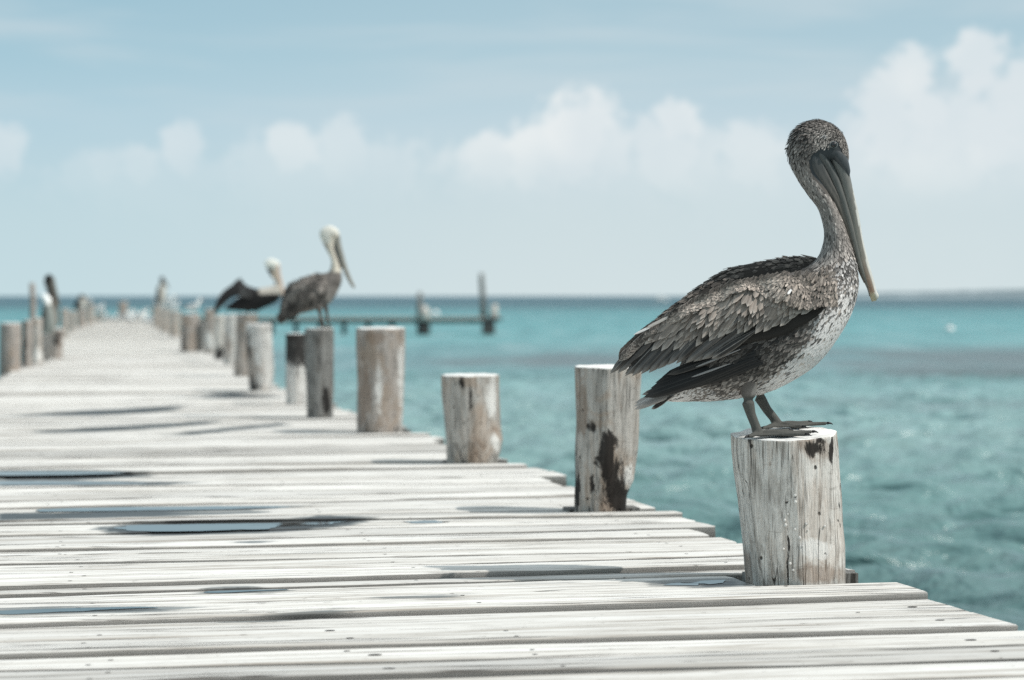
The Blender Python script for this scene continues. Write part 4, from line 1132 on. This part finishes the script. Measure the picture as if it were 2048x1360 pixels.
    for j in range(48):
        th = 2*math.pi*j/48; fold = 1-.10*(.5+.5*math.cos(th*9))*np.linspace(.4, 1.2, 110)[:, None]*1.0
        Gp[:, j] = cn[:, 0]+(Gp[:, j]-cn[:, 0])*fold
    colored('throat_pouch', B, [grid_mesh(Gp)], root, M['bill'], lambda X, Y, Z: tuple(v*.85 for v in mixc(lin((70, 74, 76)), lin((128, 118, 106)), (Y-300)/200)))
    # bare face skin between eye and bill
    face = [(1642,288,1636,302,19),(1656,287,1650,310,23.5),(1672,289,1664,324,24),(1685,300,1676,340,21.5),(1694,318,1688,354,17),(1699,340,1694,362,12)]
    colored('face_skin', B, [grid_mesh(loft(face, 40, 28, 0, .9))], root, M['bill'], lambda *a: tuple(v*.75 for v in lin((76, 80, 82))))
    # eyes
    face_z = max([26]+[p[2] for p in loft(face, 40, 28, 0, .9).reshape(-1, 3) if abs(p[0]-1662.5) < 4 and abs(p[1]-291.5) < 4]+[p[2] for p in G.reshape(-1, 3) if abs(p[0]-1662.5) < 6 and abs(p[1]-291.5) < 6])
    for sg in (1, -1):
        V_, F_ = [], []; c = np.array((1662.5, 291.5, sg*(face_z+1.6))); r = 6.2
        for la in range(9):
            for lo2 in range(16):
                f = la/8*math.pi; g = lo2/16*2*math.pi; V_.append(tuple(c+r*np.array((math.sin(f)*math.cos(g), math.sin(f)*math.sin(g), math.cos(f)*.8))))
        for la in range(8):
            for lo2 in range(16): F_.append((la*16+lo2, la*16+(lo2+1) % 16, (la+1)*16+(lo2+1) % 16, (la+1)*16+lo2))
        e = colored('eye', B, [(V_, F_)], root, M['eye'], lambda *a: (.006, .005, .005))
        V2, F2 = [], []
        for k in range(24):
            g = k/24*2*math.pi; ctr = c+np.array((math.cos(g)*6.8, math.sin(g)*6.0, 0))
            for m_ in range(6):
                h = m_/6*2*math.pi; V2.append(tuple(ctr+1.3*np.array((math.cos(g)*math.cos(h), math.sin(g)*math.cos(h), math.sin(h)))))
        for k in range(24):
            for m_ in range(6): F2.append((k*6+m_, k*6+(m_+1) % 6, ((k+1) % 24)*6+(m_+1) % 6, ((k+1) % 24)*6+m_))
        colored('eyelid', B, [(V2, F2)], e, M['bill'], lambda *a: (.17, .18, .18))
M['eye'] = mat_vcol('bird_eye', .16, 10, 0, .8)
main_pelican()

# ---- generic smaller pelican built from its own traced outline
def pelican(anchor, D, stations, bill, legs, colf, label, wings=(), pouch=None, voxel=.012, feath=None, eye=None, bcol=(110, 106, 98)):
    B = Bird(anchor[0], anchor[1], D)
    root = empty('pelican', B.org, label, 'pelican', 'pelicans on the pier posts')
    G = loft(stations, 70, 24); parts = [grid_mesh(G)]
    for (P, R) in legs: parts.append(pxtube(P, R, 8))
    remeshed('body', B, parts, voxel, root, M['skin'], colf, 2)
    bc = tuple(v*.9 for v in lin(bcol))
    colored('bill', B, [grid_mesh(loft(bill, 30, 14))], root, M['bill'], lambda X, Y, Z: bc)
    if pouch: colored('throat_pouch', B, [grid_mesh(loft(pouch, 24, 14))], root, M['bill'], lambda X, Y, Z: tuple(v*.45 for v in lin((74, 78, 84))))
    for sgn in (1, -1):
        for (wst, cf) in wings:
            st2 = [tuple(q[:5])+(sgn*q[5],) for q in wst]
            Gw = loft(st2, 50, 16); wo = colored('wing', B, [grid_mesh(Gw)], root, M['skin'], cf)
            if feath:
                wf = Fe(); NW, DW = grid_normals(Gw)
                L0, cnt, gs_ = feath
                for _ in range(cnt):
                    i = random.randrange(1, 48); j = random.randrange(16); p = Gw[i, j]; nn = NW[i, j]
                    if nn[2]*sgn < -.2: continue
                    d = np.array([-.6, .75, 0]); d -= nn*np.dot(d, nn); d /= np.linalg.norm(d); d += rng.normal(0, .12, 3)
                    L_ = L0*random.uniform(.7, 1.4); p = p+rng.normal(0, L0*.2, 3)*np.array([1, 1, .1])
                    base_ = cf(*p); k = random.choice(gs_)
                    wf.add(B.L(p), B.L(p+d*L_+nn*L_*.06), B.N(nn), L_*.42/B.S, tuple(v*k for v in base_), (.3, .2, 0), 0, .3, 4, 3)
                wf.build('wing_feathers', wo, M['feather'])
    if eye:
        for sgn in (1, -1):
            x, y, r, z = eye; V_, F_ = pxtube([(x, y, sgn*z-r), (x, y, sgn*z-r*.4), (x, y, sgn*z+r*.4), (x, y, sgn*z+r)], [r*.5, r, r, r*.5], 8)
            colored('eye', B, [(V_, F_)], root, M['eye'], lambda *a: (.01, .01, .01))
    return root
cw = lambda g, k=.8: tuple(v*k for v in lin(g))
# white-headed pelican on the dark grey post
def c2(X, Y, Z):
    if Y > 618 and 636 < X < 664: return cw((112, 92, 80), .6)
    if Y < 486 and not (X > 662 and Y > 470): return cw((238, 234, 222), .85)
    if Y < 545 and X > 656+(Y-500)*.28: return cw((232, 222, 205), .85)
    if Y < 545: return cw((176, 168, 156), .7)
    n = mnoise.noise((X*.16, Y*.16, Z*.1)); g = 94+34*n+(30 if X > 655 and Y > 575 else 0)
    return tint(g, .9)
def w2(X, Y, Z):
    band = math.sin((X*.72+Y*.70)*.19); g = 100+(10 if band > 0 else -30)+16*mnoise.noise((X*.3, Y*.3, 0))
    if (Y-548)+(X-640)*.9 > 30+10: g *= .5
    if Y > 600 and X > 575: g *= .6
    return tint(g, 1.0)
D2 = POSTS[4]['D']
pelican((640, 656), D2,
    [(561,640,565,643,4),(566,610,580,634,9),(570,585,602,628,15),(585,566,626,622,20),(608,556,646,616,22),(630,549,663,604,21),(648,546,676,583,17),(658,543,684,562,12),(662,531,683,543,8.5),(662,519,678,525,7.5),
     (656,506,673,507,7.5),(647,489,671,490,8.5),(639,471,673,481,10),(642,459,679,474,10.5),(656,451,679,465,9),(667,453,677,460,4)],
    [(680,470,668,473,8),(683,490,670,493,6.5),(688,510,676,513,5),(694,532,684,535,4.2),(701,552,693,556,4),(708,568,702,571,3.8),(711,575,707,577,2)],
    [([(638,608,10),(640,622,11),(643,636,11),(648,654,11),(662,655,14)], [7,4.4,3.4,3.2,2.4]), ([(648,606,-10),(652,622,-11),(654,636,-11),(656,653,-11),(668,653,-12)], [7,4.4,3.4,3.2,2.4])],
    c2, 'white-headed adult pelican standing upright on the dark grey post', [([(652,552,660,575,8,10),(628,551,650,592,10,15),(600,560,625,606,10,17),(580,572,600,622,8,13),(568,600,578,632,4,7),(562,632,566,640,2,3)], w2)],
    [(668,478,655,482,7),(673,495,660,500,6),(679,515,669,520,4),(686,535,680,540,2.5)], .009, (11, 700, (.6, .8, 1.0, 1.25, 1.5)), (667,470,2.2,8.6), (150, 146, 136))
# dark pelican airing its wings
def c3(X, Y, Z):
    if Y > 617 and X > 486: return cw((60, 60, 58), .5)
    if Y < 536: return cw((246, 243, 232), .9)
    if Y < 560: return cw((90, 88, 84), .6) if X < 546 else cw((210, 196, 178), .8)
    if X > 518 and Y < 588: return cw((210, 202, 190), .75)
    return cw((46, 44, 44), .6)
D3 = POSTS[7]['D']
r3 = pelican((495, 627), D3,
    [(448,616,452,620,3),(474,596,480,622,9),(500,580,512,622,14),(528,575,538,612,14),(547,571,556,602,11),(553,565,563,588,8),(548,559,562,574,6),(539,549,556,556,5.5),(533,537,556,540,6.5),(529,524,560,531,8.5),(541,516,558,523,6)],
    [(560,528,550,532,6),(561,545,551,548,5),(565,562,556,565,4.4),(569,580,561,583,4),(570,593,564,596,2.5)],
    [([(500,612,6),(497,620,6),(495,627,6)], [4,2.5,2.4]), ([(512,610,-6),(512,619,-6),(513,627,-6)], [4,2.5,2.4])],
    c3, 'dark pelican leaning forward and airing its wings on a far post', [], [(551,536,543,541,5),(555,556,548,560,4),(560,574,556,577,2)], .012, None, (548,533,2,6), (214, 190, 172))
B3 = Bird(495, 627, D3)
for sgn in (1, -1):
    Wp = [(508,578,510,600,4,10*sgn),(492,573,498,596,4,14*sgn),(478,560,482,591,4,18*sgn),(467,569,474,592,4,20*sgn),(452,580,462,597,3.5,21*sgn),(441,592,450,605,3,21*sgn),(434,606,441,613,2.5,20*sgn),(428,627,431,628,1.5,18*sgn)]
    if sgn < 0: Wp = [(a, b-2, c, d_-2, e, f) for a, b, c, d_, e, f in Wp]
    wo = colored('wing', B3, [grid_mesh(loft(Wp, 40, 14))], r3, M['skin'], lambda X, Y, Z: cw((58, 56, 57), .6))
    wf = Fe()
    for k in range(26):
        f = k/25; q = catmull([(500,592),(476,588),(458,594),(446,604),(436,614)], 26)[k]; rt = catmull([(496,578),(474,570),(456,580),(446,592),(438,606)], 26)[k]
        d = np.array(q)-np.array(rt); d /= np.linalg.norm(d)+1e-9
        wf.add(B3.L((rt[0], rt[1], 21*sgn)), B3.L((q[0]+d[0]*5, q[1]+d[1]*5, 21*sgn)), B3.N((0, 0, sgn)), 7/B3.S, tint(random.uniform(34, 74), .2), (.2, 0, .1), 0, .2, 5, 3)
    wf.add(B3.L((472,572,18*sgn)), B3.L((482,556,18*sgn)), B3.N((0, 0, sgn)), 5/B3.S, tint(70), (0, 0, 0), 0, .2, 5, 3)
    wf.build('wing_feathers', wo, M['feather'])

# far pelicans
def cfar(head, neck, back, breast, hy, ny, split):
    def f(X, Y, Z):
        if Y < hy: return head
        if Y < ny: return neck
        return breast if X > split(Y) else back
    return f
DL = POSTS[21]['D']
pelican((111, 656), DL, [(100,651,103,655,4),(99,632,112,654,8),(98,612,118,645,10),(97,596,117,622,9),(94,583,111,597,7),(90,571,106,579,6.5),(88,562,105,567,7),(91,552,108,558,7.5),(98,547,108,554,5)],
    [(109,555,99,560,6),(113,575,102,578,6),(117,592,109,594,5),(121,613,116,614,3)], [([(107,645,4),(108,656,4)], [3,2]), ([(113,642,-4),(114,656,-4)], [3,2])],
    cfar(cw((44,42,42),.6), cw((92,86,80),.6), cw((84,80,76),.6), cw((128,122,114),.7), 566, 596, lambda y: 106), 'upright dark-headed pelican with a long drooping bill in the left row',
    [([(100,600,106,615,4,6),(99,615,108,636,4,8),(99,636,104,650,3,6)], lambda *a: cw((70,66,62),.6))], [(105,562,99,568,4),(107,575,102,580,3),(110,590,107,593,2)], .016)
DL2 = POSTS[20]['D']
pelican((92, 668), DL2, [(81,658,83,664,4),(81,640,92,668,8),(84,622,108,664,11),(88,610,112,642,11),(88,603,106,616,10),(83,597,102,607,10),(82,590,103,599,10),(86,587,99,592,7)],
    [(99,596,94,603,4),(103,610,98,612,3),(106,624,104,625,1.5)], [([(88,655,4),(89,668,4)], [3,2]), ([(94,655,-4),(95,668,-4)], [3,2])],
    cfar(cw((255,255,252),.95), cw((250,250,245),.95), cw((70,72,70),.6), cw((160,164,158),.75), 602, 608, lambda y: 90), 'resting pelican with a bright white head, hunched on a short dark stump',
    [([(90,618,96,632,4,7),(84,636,92,654,4,8),(82,650,84,662,2,5)], lambda *a: cw((80,84,82),.6))], None, .016)
DM = POSTS[15]['D']
pelican((320, 612), DM, [(311,607,313,611,3),(312,594,322,611,6),(313,580,331,606,8),(316,572,333,590,7),(320,566,331,574,5),(320,560,328,564,4),(320,554,329,558,4.5),(324,552,329,555,3)],
    [(329,557,325,559,3),(334,566,330,568,2.6),(338,576,335,577,1.5)], [([(320,604,3),(320,613,3)], [2.5,1.6]), ([(325,603,-3),(326,613,-3)], [2.5,1.6])],
    cfar(cw((60,58,56),.6), cw((120,112,104),.7), cw((64,62,62),.6), cw((205,200,190),.8), 563, 570, lambda y: 320), 'upright dark-headed pelican with pale breast on a far stump',
    [([(318,578,322,590,3,6),(314,588,319,602,3,6)], lambda *a: cw((60,58,58),.6))], None, .03)
DR_ = POSTS[24]['D']
pelican((162, 618), DR_, [(146,615,148,618,3),(149,608,156,619,6),(154,598,168,617,8),(158,591,172,612,8),(160,588,173,600,6),(165,588,174,594,3.5)],
    [(173,592,169,597,3),(176,604,172,606,2.4),(178,614,176,615,1.3)], [([(160,613,3),(160,619,3)], [2.5,1.6]), ([(165,612,-3),(165,619,-3)], [2.5,1.6])],
    cfar(cw((70,68,66),.6), cw((74,72,68),.6), cw((68,66,62),.6), cw((215,212,204),.8), 594, 598, lambda y: 163), 'hunched far pelican with a white breast in the left row', [], None, .035)

# gulls
def gull_proto(P, lab, sc=1.0):
    """a small standing gull, 0.24 m long, built at the origin looking along +x"""
    root = empty('gull', P, lab, 'gull', 'white gulls on the pier')
    class G_: S = 400.0; x0 = 0; y0 = 0
    B = Bird.__new__(Bird); B.S = 400.0; B.x0 = B.y0 = 0; B.D = 1; B.org = P
    parts = [grid_mesh(loft([(-62,-34,-60,-30,4),(-40,-48,-38,-26,10),(-14,-60,-8,-20,17),(12,-66,16,-22,18),(30,-72,34,-40,13),(32,-88,44,-64,9),(34,-98,52,-76,9.5),(44,-98,54,-84,6)], 40, 18))]
    for z in (7, -7): parts.append(pxtube([(2,-24,z),(3,-10,z),(3,0,z),(14,0,z)], [4, 2.5, 2.6, 2], 8))
    remeshed('body', B, parts, .006, root, M['skin'], lambda X, Y, Z: cw((240, 240, 236), .9) if Y < -20 else cw((120, 60, 40), .6), 2)
    colored('bill', B, [grid_mesh(loft([(52,-90,52,-82,3),(64,-86,62,-81,2),(70,-82,69,-80,.8)], 10, 10))], root, M['bill'], lambda *a: cw((180, 90, 50), .6))
    for s in (1, -1):
        colored('wing', B, [grid_mesh(loft([(22,-62,24,-44,5,14*s),(0,-60,6,-34,6,16*s),(-30,-52,-20,-34,4,11*s),(-60,-40,-58,-34,2,5*s),(-76,-36,-75,-34,1,3*s)], 24, 12))], root, M['skin'], lambda X, Y, Z: cw((160, 168, 172), .7) if X > -45 else cw((40, 40, 42), .6))
    return root
gulls = [(386, 627, POSTS[12]['D'], .62, .4, 'small gull standing on the wide brown stump'),
 (197, 626, POSTS[26]['D'], .85, 0, 'left one of two white gulls on the last left-row post'), (203, 628, POSTS[26]['D']-.1, .75, 2.6, 'right one of two white gulls on the last left-row post'),
 (178, 609, POSTS[25]['D'], .75, 2.9, 'white gull on the far pale post beside the far hunched pelican'),
 (335, 617, POSTS[14]['D'], .85, .2, 'white gull on the grey stump in front of the upright pale-breasted pelican'),
 (312, 613, POSTS[15]['D'], .6, 2.4, 'white gull behind the legs of the upright pale-breasted pelican'),
 (350, 623, POSTS[13]['D'], .6, 1.0, 'white gull on the grey stump left of the wide brown stump')]
deckg = [(250,646,0),(262,650,2),(276,644,.5),(290,648,2.8),(301,645,.3),(268,640,1.5),(284,641,.2),(296,654,3.0),(228,646,.7),(214,643,2.5),(308,640,1.2),(256,641,2.2)]
g0 = None
for (x, y, D, sc, rz, lab) in gulls:
    P = pix(x, y, D)
    if g0 is None: g0 = gull_proto(P, lab); g = g0
    else: g = copy_tree(g0); g.location = P
    g['label'] = lab; g.scale = (sc*1.35,)*3; g.rotation_euler.z = rz
names = ['directly beside the lone post on its right', 'near front, right of the lone post', 'in the middle of the flock', 'right of the flock centre', 'near the stump row on the right',
 'at the back, behind the lone post', 'at the back, right of centre', 'nearest to the viewer', 'left of the lone post', 'leftmost, by the left row of posts',
 'rightmost, touching the stump row', 'just right of the lone post top']
for (x, y, rz), nm in zip(deckg, names):
    g = copy_tree(g0); g.location = ground(x, y)+Vector((0, 0, .004)); g.scale = (random.uniform(1.1, 1.5),)*3; g.rotation_euler.z = rz; g['label'] = 'white gull on the far deck end, '+nm
gg = 0

# ---------------------------------------------------------------- old jetty in the water, buoys, far reef, boat
DJ = -F*SEA*0+F*(H-SEA)/(669-HZ)
jet = empty('ruined_jetty', pix(900, 669, DJ), 'low broken jetty beam on black supports out in the shallows', 'jetty')
jo = Vector(jet.location)
def jbox(name, x0, x1, y0, y1, dy, mat, dyc=0.0):
    a, b = pix(x0, y0, DJ), pix(x1, y1, DJ); c = (a+b)/2+Vector((0, dyc, 0))-jo
    V2, F2 = box(c, Vector(((b.x-a.x)/2, 0, 0)), Vector((0, dy, 0)), Vector((0, 0, (a.z-b.z)/2)))
    o = mesh(name, V2, F2, jet, [M[mat]], sm=False); 
    bv = o.modifiers.new('b', 'BEVEL'); bv.width = .05; bv.segments = 2
    setc(o.data, 'stain', [(0, 0, 0)]*8); return o
def jpole(name, pts, r, mat, dy=0.0):
    P = [pix(x, y, DJ+dy)-jo for x, y in pts]; V2, F2 = tube(P, r, 12); o = mesh(name, V2, F2, jet, [M[mat]]); setc(o.data, 'stain', [(0, 0, 0)]*len(V2)); return o
jbox('beam', 380, 968, 634, 638.5, .55, 'mid'); jbox('beam', 380, 962, 639.5, 646, .35, 'beam', .1); jbox('beam', 960, 1004, 635, 642, .5, 'beam')
jbox('support', 834, 860, 646.2, 674, .35, 'beam', -.1); jbox('support', 964, 990, 642.2, 674, .35, 'beam', -.1)
jbox('support', 838, 856, 650, 664, .25, 'beam', -.6)
jpole('pole', [(840, 640), (839, 610), (840, 584)], [.17, .15, .11], 'grey', -.1)
jpole('pole', [(967, 640), (966, 600), (963, 560), (963, 546)], [.17, .15, .13, .10], 'grey', -.1)
jpole('stump', [(850, 642), (850, 625), (847, 612)], [.30, .26, .16], 'pale', -.7)
jpole('stump', [(988, 640), (988, 625), (990, 608)], [.26, .20, .12], 'pale', -.1)
for k in range(9):
    x = 400+k*48
    jpole('pile', [(x, 646), (x, 674)], .12, 'beam', .1)
def buoy(x, y, r, lab):
    D = F*(H-SEA)/(y+2-HZ); P = pix(x, y, D); root = empty('buoy', P, lab, 'buoy', 'white mooring buoys')
    prof = [(0, -.9), (.6, -.75), (.95, -.3), (1, .1), (.8, .55), (.4, .8), (.16, .95), (.14, 1.2), (0, 1.22)]
    V2, F2 = [], []
    for (a, z) in prof:
        for k in range(20): th = k/20*2*math.pi; V2.append((a*r*math.cos(th), a*r*math.sin(th), z*r*.8))
    for i in range(len(prof)-1):
        for k in range(20): l = (k+1) % 20; F2.append((i*20+k, i*20+l, (i+1)*20+l, (i+1)*20+k))
    mesh('float', V2, F2, root, [M['white']])
    V2, F2 = [], []
    for k in range(16):
        th = k/16*2*math.pi
        for m_ in range(6): h = m_/6*2*math.pi; V2.append((r*.22*math.cos(th)*(1+.25*math.cos(h)), .05*r*math.sin(h), r*1.15+r*.22*math.sin(th)*(1+.25*math.cos(h))))
    for k in range(16):
        for m_ in range(6): F2.append((k*6+m_, k*6+(m_+1) % 6, ((k+1) % 16)*6+(m_+1) % 6, ((k+1) % 16)*6+m_))
    mesh('ring', V2, F2, root, [M['iron']])
buoy(1900, 659, .26, 'white buoy floating alone on the right side of the bay'); buoy(871, 627, .42, 'white buoy beside the ruined jetty')

# distant reef edge with surf at the right of the horizon
def reef():
    Dr = 1400.0; V2, F2 = [], []; nx_ = 160; xs = np.linspace(1560, 2700, nx_)
    for i, x in enumerate(xs):
        h = np.interp(x, [1560, 1720, 1850, 2048, 2300, 2700], [0.05, 7.0, 9.0, 14.0, 14, 1]) + .9*mnoise.noise((x*.02, 0, 0))+.4*mnoise.noise((x*.1, 2, 0))
        h = max(.05, h)/F*Dr
        P = pix(x, HZ, Dr)
        for (dy, f) in ((-90, -.12), (-60, .06), (-20, .55), (20, .95), (60, 1.0), (120, .6), (220, -.1)):
            V2.append((P.x*(Dr+dy)/Dr, Dr+dy, SEA+h*f + (.8*mnoise.noise((x*.07, dy*.02, 5))*min(1, h/4) if 0 < f < 1 else 0) + (H-SEA)*max(0, f)))
    for i in range(nx_-1):
        for j in range(6): a = i*7+j; F2.append((a, a+7, a+8, a+1))
    m, t, b = material('distant_reef_rock')
    co_ = t.new('ShaderNodeTexCoord').outputs['Object']
    n = t.noise(t.mapv(co_, (.02, .01, .3)), 1, 5, .6); n2 = t.noise(t.mapv(co_, (.008, .01, .5), (3, 1, 0)), 1, 4, .6)
    c = t.mix(t.ss(n, .4, .65), (.10, .145, .165), (.15, .20, .22)); c = t.mix(t.math('MULTIPLY', t.ss(n2, .56, .68), .7), c, (.48, .55, .57))
    t.l.new(c, b.inputs['Base Color']); b.inputs['Roughness'].default_value = .9
    o = mesh('distant_shore', V2, F2, None, [m]); tag(o, 'low grey reef edge with surf on the horizon', None, None, 'structure')
reef()
# tiny boat on the horizon
Db = 900.0; P = pix(1322, 592, Db); P.z = SEA
boat = empty('boat', P, 'tiny white boat on the horizon left of the big pelican', 'boat')
hull = [(-2.8, 0, 1.0), (-2.6, .9, 1.0), (1.2, .95, 1.05), (3.0, 0, 1.5), (1.2, -.95, 1.05), (-2.6, -.9, 1.0)]
V2 = [(x, y, z) for x, y, z in hull]+[(x*.8, y*.6, -.2) for x, y, z in hull]
F2 = [(i, (i+1) % 6, 6+(i+1) % 6, 6+i) for i in range(6)]+[tuple(range(6))[::-1], tuple(range(6, 12))]
mesh('hull', V2, F2, boat, [M['white']], sm=False)
V2, F2 = box(Vector((-.2, 0, 1.6)), Vector((1.0, 0, 0)), Vector((0, .6, 0)), Vector((0, 0, .6))); V2 = [Vector((v.x*(.8 if v.z > 1.6 else 1), v.y, v.z)) for v in V2]
mesh('cabin', V2, F2, boat, [M['white']], sm=False)
